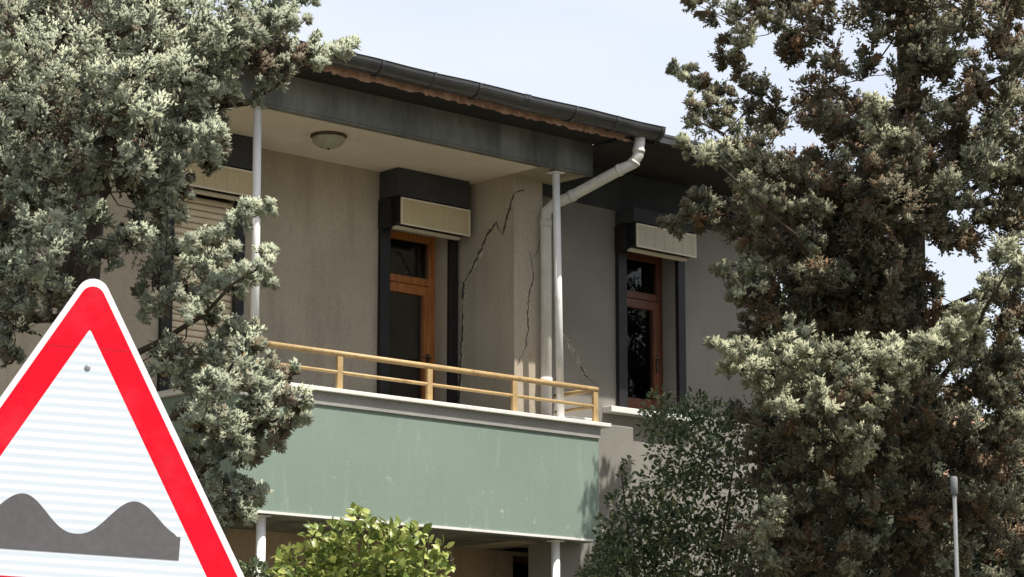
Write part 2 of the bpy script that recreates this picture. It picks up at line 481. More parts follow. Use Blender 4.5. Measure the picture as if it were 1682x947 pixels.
# roller shutter boxes and dark blocks over the openings
def opening(hole, wf, front, box_z, rail_w, block_top, closed, frame_mat, cream, block=True, box_shift=0.03):
    h0, h1, z0, z1 = hole
    u0, u1 = h0 - 0.085, h1 + 0.075
    n = empty('shutter_box')
    n.parent = house
    a, b = u0 + box_shift, u1 - 0.045
    fw = wf - front
    if block:
        box('lintel_block', house, (u0, b), (fw + 0.004, wf - 0.001), (box_z[1] + 0.014, block_top), M['dark_band'], 0.004)
    box('housing', n, (a + 0.003, b - 0.003), (fw + 0.014, wf - 0.001), (box_z[0] + 0.012, box_z[1] + 0.012), M['black_metal'], 0.003)
    box('side_panel', n, (u0 - 0.012, a + 0.002), (fw + 0.10, wf - 0.0015), (box_z[0] - 0.01, box_z[1] + 0.004), M['black_metal'], 0.003)
    p = box('front_panel', n, (a, b), (fw, fw + 0.012), (box_z[0], box_z[1]), cream, 0.003)
    boxes('trim', p, [((a, b), (fw - 0.004, fw - 0.001), (box_z[1] - 0.012, box_z[1])), ((a, b), (fw - 0.004, fw - 0.001), (box_z[0], box_z[0] + 0.010)),
                      ((a, a + 0.012), (fw - 0.004, fw - 0.001), (box_z[0] + 0.011, box_z[1] - 0.013)), ((b - 0.012, b), (fw - 0.004, fw - 0.001), (box_z[0] + 0.011, box_z[1] - 0.013))], M['cream_trim'])
    nr = 26
    for k in range(1, nr):
        u = a + (b - a) * k / nr
        if k % 4 == 0:
            box('rib', p, (u - 0.0015, u + 0.0015), (fw - 0.002, fw - 0.0005), (box_z[0] + 0.012, box_z[1] - 0.014), cream, 0)
    box('bottom_flap', n, (a + 0.02, b - 0.03), (fw + 0.08, fw + 0.135), (box_z[0] - 0.016, box_z[0] + 0.006), M['cream_trim'], 0.003)
    # shutter guides on the wall face either side of the opening
    for g0, g1 in ((u0 - 0.006, h0 + 0.004), (h1 - 0.004, u1 + 0.004)):
        box('shutter_guide', house, (g0, g1), (rail_w - 0.03, wf - 0.001), (z0, box_z[0] + 0.02), M['black_metal'], 0.003)
    u0, u1 = h0, h1
    if closed:
        s = box('roller_shutter', house, (u0 + 0.002, u1 - 0.002), (wf + 0.030, wf + 0.040), (z0, box_z[0]), M['black_metal'], 0)
        k = 0
        z = box_z[0] - 0.05
        while z > z0:
            bm = bmesh.new()
            pr = [(wf + 0.026, 0.001), (wf + 0.015, 0.008), (wf + 0.012, 0.022), (wf + 0.015, 0.039), (wf + 0.026, 0.0475)]
            A = [bm.verts.new((u0 + 0.003, w, z + h)) for w, h in pr]
            B = [bm.verts.new((u1 - 0.003, w, z + h)) for w, h in pr]
            for i in range(4): bm.faces.new((A[i], B[i], B[i + 1], A[i + 1]))
            bm.faces.new(A); bm.faces.new(B[::-1])
            mesh_obj('slat', bm, M['shutter'], s)
            z -= 0.0505
    else:
        fw0, fw1 = wf + 0.15, wf + 0.215
        d = empty('wooden_frame'); d.parent = house
        zt = z0 + (z1 - z0) * (0.835 if z0 < 4 else 0.735)
        boxes('frame', d, [((u0 + 0.002, u0 + 0.062), (fw0, fw1), (z0, z1 - 0.002)), ((u1 - 0.062, u1 - 0.002), (fw0, fw1), (z0, z1 - 0.002)),
                           ((u0 + 0.063, u1 - 0.063), (fw0 + 0.002, fw1), (z1 - 0.06, z1 - 0.003)), ((u0 + 0.063, u1 - 0.063), (fw0 - 0.004, fw1), (zt - 0.03, zt + 0.03))], frame_mat, 0.003)
        sa = empty('sash'); sa.parent = d
        su0, su1, sz0, sz1 = u0 + 0.066, u1 - 0.066, z0 + 0.01, zt - 0.038
        st = 0.07
        boxes('stile', sa, [((su0, su0 + st), (fw0 - 0.02, fw0 + 0.035), (sz0, sz1)), ((su1 - st, su1), (fw0 - 0.02, fw0 + 0.035), (sz0, sz1)),
                            ((su0 + st, su1 - st), (fw0 - 0.018, fw0 + 0.033), (sz1 - 0.075, sz1)), ((su0 + st, su1 - st), (fw0 - 0.018, fw0 + 0.033), (sz0, sz0 + 0.12))], frame_mat, 0.004)
        boxes('bead', sa, [((su1 - st - 0.002, su1 - st + 0.014), (fw0 - 0.026, fw0 - 0.021), (sz0 + 0.11, sz1 - 0.07))], frame_mat, 0.001)
        box('pane', sa, (su0 + st - 0.002, su1 - st + 0.002), (fw0 + 0.006, fw0 + 0.012), (sz0 + 0.118, sz1 - 0.073), M['glass'], 0)
        box('pane', d, (u0 + 0.06, u1 - 0.06), (fw0 + 0.030, fw0 + 0.036), (zt + 0.033, z1 - 0.058), M['glass'], 0)
        hz = (z0 + 1.30) if z0 < 4 else z0 + 0.45
        box('handle', sa, (su1 - 0.045, su1 - 0.02), (fw0 - 0.034, fw0 - 0.0205), (hz - 0.07, hz + 0.07), M['bronze'], 0.003)
        tube('handle', sa, [(su1 - 0.033, fw0 - 0.03, hz + 0.03), (su1 - 0.033, fw0 - 0.07, hz + 0.03), (su1 - 0.13, fw0 - 0.075, hz + 0.028)], 0.008, M['bronze'], 8)
        # a curtain inside
        bm = bmesh.new()
        cu0, cu1 = u0 + 0.02, u0 + (0.46 if z0 < 4 else 0.36) * (u1 - u0)
        n_ = 40
        r0, r1 = [], []
        for i in range(n_ + 1):
            s_ = i / n_
            u = cu0 + (cu1 - cu0) * s_
            w = fw1 + 0.10 + 0.022 * math.sin(s_ * 34) + 0.01 * math.sin(s_ * 11 + 1)
            r0.append(bm.verts.new((u, w, z0 + 0.03))); r1.append(bm.verts.new((u, w, z1 + 0.05)))
        for i in range(n_): bm.faces.new((r0[i], r0[i + 1], r1[i + 1], r1[i]))
        mesh_obj('curtain', bm, M['curtain'], d, smooth=True)

opening(DOOR, WB, 0.24, (5.912, 6.128), WB - 0.012, ZC - 0.007, False, M['wood'], M['cream'])
opening(LEFTW, WB, 0.24, (5.905, 6.100), WB - 0.012, ZC - 0.007, True, M['wood'], M['cream'], box_shift=-0.02)
opening(WIN, WW, 0.22, (5.936, 6.133), WW - 0.012, 6.268, False, M['wood_red'], M['cream_grey'])
sill = box('window_sill', house, (0.53, 1.55), (WW - 0.10, WW + 0.14), (4.565, 4.615), M['cap'], 0.005)
box('doorstep', house, (DOOR[0] + 0.01, DOOR[1] - 0.01), (WB - 0.03, WB + 0.15), (3.6205, 3.645), M['cap'], 0.004)
# ground floor window in the shade below the balcony
gw = boxes('window', house, [((GFW[0], GFW[0] + 0.05), (WB + 0.06, WB + 0.11), (GFW[2], GFW[3])), ((GFW[1] - 0.05, GFW[1]), (WB + 0.06, WB + 0.11), (GFW[2], GFW[3])),
                             ((GFW[0] + 0.05, GFW[1] - 0.05), (WB + 0.06, WB + 0.11), (GFW[3] - 0.05, GFW[3])), ((GFW[0] + 0.05, GFW[1] - 0.05), (WB + 0.06, WB + 0.11), (GFW[2], GFW[2] + 0.05))], M['wood_red'])
box('pane', gw, (GFW[0] + 0.048, GFW[1] - 0.048), (WB + 0.08, WB + 0.086), (GFW[2] + 0.048, GFW[3] - 0.048), M['glass'], 0)

# eave: tiles, gutter, brackets, downpipe, roof
GW_, GZ, GR = -0.43, 6.700, 0.088             # gutter axis (rim height) and radius
def gutter():
    bm = bmesh.new()
    us = np.linspace(-7.4, 0.255, 27)
    n = 14
    rings = []
    for i, u in enumerate(us):
        sag = 0.004 * math.sin(i * 1.7) 
        pr = [(math.cos(math.pi + math.pi * k / n) * GR, math.sin(math.pi + math.pi * k / n) * GR) for k in range(n + 1)]
        pr2 = [(x * 0.955, y * 0.955) for x, y in pr[::-1]]
        rim = [(-GR - 0.006, 0.010), (-GR + 0.010, 0.013)]
        loop = [rim[1], rim[0]] + pr + pr2
        rings.append([bm.verts.new((u, GW_ + x, GZ + y + sag)) for x, y in loop])
    for a, b in zip(rings, rings[1:]):
        for k in range(len(a)):
            bm.faces.new((a[k], a[(k + 1) % len(a)], b[(k + 1) % len(b)], b[k]))
    end = [v for v in rings[-1]]
    bm.faces.new(end)
    # end plate
    c = [bm.verts.new((0.256, GW_ + math.cos(math.pi + math.pi * k / n) * GR * 0.99, GZ + math.sin(math.pi + math.pi * k / n) * GR * 0.99)) for k in range(n + 1)]
    bm.faces.new(c)
    return mesh_obj('gutter', bm, M['gutter'], house)
gut = gutter()
g2 = boxes('gutter', house, [((0.262, 2.64), (-0.445, -0.372), (6.602, 6.672)), ((0.262, 2.64), (-0.452, -0.446), (6.655, 6.68))], M['gutter'], 0.003)
def strap(u, wd, rr, name):
    bm = bmesh.new()
    n = 12
    prev = None
    for k in range(n + 1):
        q = math.pi + math.pi * k / n
        cur = [bm.verts.new((u + du, GW_ + math.cos(q) * r, GZ + math.sin(q) * r + (0.012 if k == 0 else 0))) for du in (-wd, wd) for r in (rr, GR + 0.001)]
        if prev:
            for i, j in ((0, 2), (2, 3), (3, 1), (1, 0)): bm.faces.new((prev[i], prev[j], cur[j], cur[i]))
        prev = cur
    mesh_obj(name, bm, M['gutter'], gut)
for k in range(16):
    strap(-6.9 + 0.475 * k + 0.02 * math.sin(k * 2.1), 0.012, GR + 0.007, 'bracket')
for u in (-5.2, -3.2, -1.22):
    strap(u, 0.03, GR + 0.004, 'joint')

PP = [(0.075, GW_ + 0.02, GZ - 0.08), (0.062, GW_ + 0.03, 6.47), (0.035, GW_ + 0.06, 6.405), (-0.02, GW_ + 0.14, 6.365), (-0.165, 0.14, 6.195), (-0.235, 0.25, 6.145), (-0.262, WP - 0.062, 6.09), (-0.267, WP - 0.06, 6.02), (-0.267, WP - 0.06, 3.62)]
pipe = tube('downpipe', house, PP, 0.044, M['pipe'], 18)
def lerp3(a, b, f): return tuple(a[i] + (b[i] - a[i]) * f for i in range(3))
for i, f0, f1 in ((0, 0.66, 0.84), (1, 0.7, 1.0), (3, 0.0, 0.06), (3, 0.93, 1.0), (7, 0.0, 0.025), (7, 0.53, 0.555)):
    tube('collar', pipe, [lerp3(PP[i], PP[i + 1], f0), lerp3(PP[i], PP[i + 1], f1)], 0.0495, M['pipe'], 18)

rng = random.Random(4)
def tile_mesh(seed):
    r = random.Random(seed)
    bm = bmesh.new()
    n = 8
    R0, R1, L = 0.105, 0.085, 0.44
    rings = []
    for (yy, rad, th) in ((0, R0, 0), (L, R1, 0), (L, R1 - 0.014, 0), (0, R0 - 0.016, 0)):
        rings.append([bm.verts.new((math.cos(math.pi * k / n) * rad, yy + r.uniform(-0.006, 0.006), math.sin(math.pi * k / n) * rad * 0.62)) for k in range(n + 1)])
    for a, b in zip(rings, rings[1:] + rings[:1]):
        for k in range(n): bm.faces.new((a[k], a[k + 1], b[k + 1], b[k]))
    for k in (0, n): bm.faces.new([rg[k] for rg in rings])
    bmesh.ops.recalc_face_normals(bm, faces=bm.faces)
    me = bpy.data.meshes.new('tile'); bm.to_mesh(me); bm.free()
    me.materials.append(M['tile'])
    return me
SL = R(20)
bm = bmesh.new()
e0, ez = -0.28, 6.715
rise = math.tan(SL)
for side in (0,):
    pr = [(e0, ez), (3.2, ez + rise * 3.5), (7.4, ez + rise * 3.5 - rise * 4.2), (7.4, ez + rise * 3.5 - rise * 4.2 - 0.07), (3.2, ez + rise * 3.5 - 0.08), (e0, ez - 0.05)]
    A = [bm.verts.new((-7.5, w, z)) for w, z in pr]; B = [bm.verts.new((2.62, w, z)) for w, z in pr]
    for i in range(6): bm.faces.new((A[i], A[(i + 1) % 6], B[(i + 1) % 6], B[i]))
    bm.faces.new(A); bm.faces.new(B)
roof = mesh_obj('roof', bm, M['tile'], house)
tms = [tile_mesh(s) for s in range(5)]
def put_tile(u, w, z, flip, dz=0):
    o = bpy.data.objects.new('tile', rng.choice(tms))
    link(o, roof)
    o.location = (u + rng.uniform(-0.008, 0.008), w + rng.uniform(-0.02, 0.02), z + rng.uniform(-0.006, 0.006))
    o.rotation_euler = ((-1 if flip else 1) * SL * 0.75 + rng.uniform(-0.03, 0.03), (math.pi if flip else 0) + rng.uniform(-0.06, 0.06), rng.uniform(-0.04, 0.04))
for k in range(45):
    u = -7.4 + 0.172 * k
    put_tile(u, -0.37, 6.735, True)
    put_tile(u + 0.086, -0.33, 6.69, False)
for k in range(13):
    u = 0.48 + 0.16 * k
    put_tile(u, -0.30, 6.69, True)
    put_tile(u + 0.08, -0.28, 6.645, False)
# bedding mortar and boards under the tiles
box('eave_board', roof, (-7.4, 0.25), (-0.335, -0.003), (6.616, 6.630), M['soffit'], 0)
def fringe():
    bm = bmesh.new()
    r = random.Random(9)
    u = -7.3
    prev = None
    while u < 0.20:
        h = 6.583 + r.uniform(-0.010, 0.012)
        cur = [bm.verts.new((u, w, z)) for w, z in ((-0.365 + r.uniform(-0.012, 0.012), 6.66), (-0.355 + r.uniform(-0.008, 0.008), h), (-0.338, h + 0.008), (-0.337, 6.66))]
        if prev:
            for i in range(4): bm.faces.new((prev[i], prev[(i + 1) % 4], cur[(i + 1) % 4], cur[i]))
        prev = cur
        u += r.uniform(0.018, 0.05)
    mesh_obj('mortar_edge', bm, M['mortar'], roof)
fringe()

# ceiling lamp on the balcony
P = np.array([-2.40, 0.40])
lampw = ORG + UV * P[0] + WV * P[1]
lamp = empty('ceiling_lamp', (lampw[0], lampw[1], ZC - 0.006))
tag(lamp, 'round frosted glass dome lamp on the balcony ceiling', 'lamp')
lathe('base_ring', lamp, [(0.0, 0.0), (0.135, 0.0), (0.138, -0.012), (0.128, -0.024), (0.0, -0.024)], M['bronze'])
lathe('glass_dome', lamp, [(0.126, -0.022), (0.121, -0.045), (0.104, -0.069), (0.075, -0.087), (0.038, -0.098), (0.0, -0.101)], M['glass_lamp'])
lathe('finial', lamp, [(0.0, -0.098), (0.010, -0.100), (0.009, -0.110), (0.0, -0.116)], M['bronze'], n=10)

# cracks in the plaster: jagged dark gaps with lifted edges
def crack(pts, plane, wmax, seed, sign=1):
    """pts: (s, z) polyline on a wall plane; plane maps (s, z, out) -> local point"""
    r = random.Random(seed)
    path = []
    for (a, b) in zip(pts, pts[1:]):
        n = max(2, int(math.hypot(b[0] - a[0], b[1] - a[1]) / 0.02))
        for i in range(n):
            f = i / n
            path.append((a[0] + (b[0] - a[0]) * f + r.gauss(0, 0.005), a[1] + (b[1] - a[1]) * f + r.gauss(0, 0.003)))
    path.append(pts[-1])
    bm = bmesh.new()
    prev = None
    L = len(path)
    for i, (s, z) in enumerate(path):
        j = min(i + 1, L - 1); h = max(i - 1, 0)
        d = Vector((path[j][0] - path[h][0], path[j][1] - path[h][1])).normalized()
        nx, nz = -d.y, d.x
        wd = 1.05 * wmax * (0.45 + 0.55 * r.random()) * min(1, 0.25 + 4 * min(i, L - 1 - i) / L) * 0.5
        cur = [bm.verts.new(plane(s + nx * q * wd, z + nz * q * wd, o)) for q, o in ((-1.6, 0.0), (-1, 0.0025), (1, 0.0025), (1.6, 0.0))]
        if prev:
            for k in range(3): bm.faces.new((prev[k], prev[k + 1], cur[k + 1], cur[k]))
        prev = cur
    ck = mesh_obj('crack', bm, M['crack'], house)
    bm = bmesh.new()
    prev = None
    for i, (s, z) in enumerate(path):
        wl, wr = [wmax * (0.5 + 2.6 * r.random() ** 2) * min(1, 5 * min(i, L - 1 - i) / L) for _ in (0, 1)]
        cur = [bm.verts.new(plane(s + q, z + r.uniform(-1, 1) * 0.004, o)) for q, o in ((-wl - 0.002, 0.0), (-wl * 0.7, 0.0012), (wr * 0.7, 0.0012), (wr + 0.002, 0.0))]
        if prev:
            for k in range(3): bm.faces.new((prev[k], prev[k + 1], cur[k + 1], cur[k]))
        prev = cur
    mesh_obj('broken_edge', bm, M['plaster_chip'], ck)
ret = lambda s, z, o: (-0.55 - o, s, z)
fro = lambda s, z, o: (s, WP - o, z)
win_ = lambda s, z, o: (s, WW - o, z)
bak = lambda s, z, o: (s, WB - o, z)
crack([(0.36, 6.20), (0.391, 6.192), (0.449, 6.053), (0.514, 5.891), (0.55, 5.931)], ret, 0.020, 1)
crack([(0.55, 5.931), (0.594, 6.003), (0.704, 5.921), (0.814, 5.764), (0.924, 5.631), (0.999, 5.567)], ret, 0.020, 2)
crack([(0.992, 5.572), (0.990, 5.50), (0.997, 5.43)], ret, 0.034, 3)
crack([(0.997, 5.40), (1.0, 5.20), (1.012, 5.05), (1.02, 4.9), (1.035, 4.7), (1.03, 4.5)], ret, 0.022, 4)
crack([(-0.549, 6.215), (-0.50, 6.235), (-0.44, 6.25)], fro, 0.012, 5)
crack([(-0.40, 5.767), (-0.368, 5.698), (-0.348, 5.552), (-0.394, 5.424), (-0.414, 5.226), (-0.401, 5.13), (-0.44, 4.979), (-0.518, 4.825)], fro, 0.011, 6)
crack([(-0.36, 5.70), (-0.30, 5.78), (-0.26, 5.90)], fro, 0.007, 7)
crack([(0.02, 5.30), (0.089, 5.179), (0.19, 5.041), (0.27, 4.925), (0.358, 4.835), (0.46, 4.786)], win_, 0.008, 8)
crack([(0.27, 4.925), (0.33, 4.86), (0.37, 4.825)], win_, 0.016, 9)

# ------------------------------------------------------------------ traffic sign
SD = 5.5
PXM = F / SD
sc_ = at(123.5, 813, SD)
sign = empty('traffic_sign', (sc_[0], sc_[1], sc_[2]))
tag(sign, 'red bordered triangular uneven road warning sign with two grey humps', 'traffic sign')
SROT = R(3.2)
SYAW = R(9)
SCL = Matrix.Diagonal((1.01, 1.03, 1.0, 1.0))
rotm = Matrix.Rotation(SYAW, 4, 'Z') @ Matrix.Rotation(math.pi / 2, 4, 'X') @ Matrix.Rotation(-SROT, 4, 'Z') @ SCL
def tri_loop(inr, rad, seg=8):
    """rounded triangle, apex up, inradius inr and corner radius rad, in metres"""
    pts = []
    for k in range(3):
        a = math.pi / 2 + k * 2 * math.pi / 3
        c = Vector((math.cos(a), math.sin(a))) * (2 * (inr - rad))
        for i in range(seg + 1):
            q = a - math.pi / 3 + (2 * math.pi / 3) * i / seg
            pts.append((c.x + math.cos(q) * rad, c.y + math.sin(q) * rad))
    return pts
def plate(name, outer, z0, z1, mat, inner=None, parent=sign):
    bm = bmesh.new()
    def ring(l, z): return [bm.verts.new((x, y, z)) for x, y in l]
    n = len(outer)
    o0, o1 = ring(outer, z0), ring(outer, z1)
    for k in range(n): bm.faces.new((o0[k], o0[(k + 1) % n], o1[(k + 1) % n], o1[k]))
    if inner:
        i0, i1 = ring(inner, z0), ring(inner, z1)
        for k in range(n):
            k2 = (k + 1) % n
            bm.faces.new((i0[k2], i0[k], i1[k], i1[k2]))
            bm.faces.new((o1[k], o1[k2], i1[k2], i1[k]))
            bm.faces.new((o0[k2], o0[k], i0[k], i0[k2]))
    else:
        bm.faces.new(o1); bm.faces.new(o0[::-1])
    o = mesh_obj(name, bm, mat, parent)
    o.matrix_local = rotm
    return o
def sheeting(name, a, b, rough=0.35):
    m, t, bs = new_mat(name)
    w = t.nodes.new("ShaderNodeTexWave"); w.bands_direction = 'Y'; w.wave_profile = 'SIN'
    w.inputs['Scale'].default_value = 0.31 / (14.0 / PXM) ; w.inputs['Distortion'].default_value = 0.5
    w.inputs['Detail'].default_value = 2.0; w.inputs['Detail Scale'].default_value = 2.0
    t.links.new(coords(t), w.inputs['Vector'])
    c = ramp(t, w.outputs['Fac'], [(0.25, a), (0.75, b)])
    n = noise(t, coords(t), 9, 5)
    c = mixc(t, ramp(t, n, [(0.55, (0, 0, 0)), (0.85, (0.35, 0.35, 0.35))]), c, tuple(x * 0.8 for x in a))
    t.links.new(c, bs.inputs['Base Color'])
    bs.inputs['Roughness'].default_value = rough
    return m
M['sign_white'] = sheeting('sign_white', (0.60, 0.66, 0.70), (0.73, 0.76, 0.77))
M['sign_red'] = surf('sign_red', (0.72, 0.004, 0.020), 0.10, 5, 0.6, bmp=0.02, spec=0.12, stain=(0.62, 0.03, 0.05), stain_scale=(3, 3, 3), stain_amt=(0.5, 0.8))
M['sign_edge'] = surf('sign_edge', (0.82, 0.80, 0.80), 0.05, 6, 0.4, bmp=0.02)
M['sign_grey'] = surf('sign_grey', (0.105, 0.10, 0.10), 0.10, 6, 0.5, bmp=0.02)
k_ = 1 / PXM
plate('panel', tri_loop(190 * k_, 27 * k_), -0.003, 0.0, M['sign_edge'])
plate('white_face', tri_loop(136.5 * k_, 3 * k_), 0.0005, 0.0011, M['sign_white'])
plate('red_border', tri_loop(180 * k_, 20 * k_), 0.0005, 0.0012, M['sign_red'], tri_loop(135 * k_, 2.5 * k_))
hump = []
cx = 7.0
prof = []
for i in range(61):
    x = -168 + 336 * i / 60
    ax = abs(x)
    # two round humps, a valley between them and a short straight foot at each end
    if ax < 90: y = -61 + 58 * (0.5 - 0.5 * math.cos(math.pi * ax / 90)) ** 1.2
    elif ax < 160: y = -3 - 50 * (0.5 - 0.5 * math.cos(math.pi * (ax - 90) / 80)) 
    else: y = -55
    prof.append(((x + cx) * k_, y * k_))
bm = bmesh.new()
top0 = [bm.verts.new((x, y, 0.0012)) for x, y in prof]; top1 = [bm.verts.new((x, y, 0.0018)) for x, y in prof]
bot0 = [bm.verts.new((x, -92.5 * k_, 0.0012)) for x, y in prof]; bot1 = [bm.verts.new((x, -92.5 * k_, 0.0018)) for x, y in prof]
for i in range(60):
    bm.faces.new((bot1[i], bot1[i + 1], top1[i + 1], top1[i]))
    bm.faces.new((top1[i], top1[i + 1], top0[i + 1], top0[i]))
    bm.faces.new((bot0[i], bot0[i + 1], bot1[i + 1], bot1[i]))
for e in (0, 60): bm.faces.new((bot0[e], bot1[e], top1[e], top0[e]))
o = mesh_obj('hump_symbol', bm, M['sign_grey'], sign); o.matrix_local = rotm
for bx_, by_ in ((1.6, 206),):
    o = lathe('bolt', sign, [(0.0, 0.0022), (0.004, 0.002), (0.0065, 0.0012), (0.007, 0.0002)], M['grey_metal'], n=12)
    o.matrix_local = rotm @ Matrix.Translation((bx_ * k_, by_ * k_, 0.0008 if by_ > 0 else 0.0014))
bm = bmesh.new()
for s_ in (-1, 1):
    xs = sorted((s_ * 19 * k_, s_ * 66 * k_))
    add_box(bm, xs, (238 * k_, 239.2 * k_), (0.0012, 0.0014))
o = mesh_obj('seam', bm, surf('seam', (0.42, 0.004, 0.015), 0.1, 5, 0.6), sign); o.matrix_local = rotm
back = rotm.to_3x3() @ Vector((0, 0, -1))
lean = Vector((0, 0, 0))
tube('pole', sign, [Vector((0, 0, 0)) + back * 0.06 + Vector((0, 0, 0.2)), Vector((-0.03, 0.02, 0)) + back * 0.06 + Vector((0, 0, -sc_[2]))], 0.03, M['grey_metal'], 16)
for zz in (0.18, -0.15):
    c = back * 0.045 + Vector((0, 0, zz))
    box('clamp', sign, (c.x - 0.05, c.x + 0.05), (c.y - 0.036, c.y + 0.034), (c.z - 0.02, c.z + 0.02), M['grey_metal'], 0.003)

# ------------------------------------------------------------------ conifer foliage
def unit(v):
    return v / np.maximum(np.linalg.norm(v, axis=-1, keepdims=True), 1e-9)

def spikes_mesh(name, base, tip, width, tint, mat, rs, parent, soft=None):
    """each needle spray: a slim three sided spike from base to tip"""
    n = len(base)
    ax = unit(tip - base)
    r = unit(np.cross(ax, rs.normal(size=(n, 3))))
    q = np.cross(ax, r)
    mid = base + (tip - base) * 0.35
    V = np.empty((n, 4, 3), np.float32)
    for k in range(3):
        a = 2 * math.pi * k / 3
        V[:, k] = mid * 0.6 + base * 0.4 + (r * math.cos(a) + q * math.sin(a)) * width[:, None]
    V[:, 3] = tip
    fi = np.array([[0, 1, 3], [1, 2, 3], [2, 0, 3], [2, 1, 0]])
    faces = (np.arange(n)[:, None, None] * 4 + fi[None, :3]).reshape(-1)
    o = raw_mesh(name, V.reshape(-1, 3), faces, 3, np.repeat(tint, 4), mat, parent)
    if soft is not None:        # sprays are feathery: shade each tuft as a soft round mass rather than as facets
        g = unit(V - mid[:, None, :])
        nn = unit(soft[:, None, :] * 0.72 + g * 0.42).reshape(-1, 3)
        o.data.polygons.foreach_set('use_smooth', np.ones(len(o.data.polygons), dtype=bool))
        o.data.normals_split_custom_set_from_vertices(nn.astype(np.float32))
    return o

def raw_mesh(name, V, loops, per, tint, mat, parent):
    me = bpy.data.meshes.new(name)
    me.vertices.add(len(V)); me.vertices.foreach_set('co', np.ascontiguousarray(V, np.float32).ravel())
    nf = len(loops) // per
    me.loops.add(len(loops)); me.loops.foreach_set('vertex_index', loops.astype(np.int32))
    me.polygons.add(nf)
    me.polygons.foreach_set('loop_start', np.arange(0, nf * per, per, dtype=np.int32))
    me.polygons.foreach_set('loop_total', np.full(nf, per, dtype=np.int32))
    a = me.attributes.new('tint', 'FLOAT', 'POINT')
    a.data.foreach_set('value', np.clip(tint, 0, 1).astype(np.float32))
    me.update()
    me.materials.append(mat)
    o = link(bpy.data.objects.new(name, me), parent)
    return tag(o, kind='stuff')

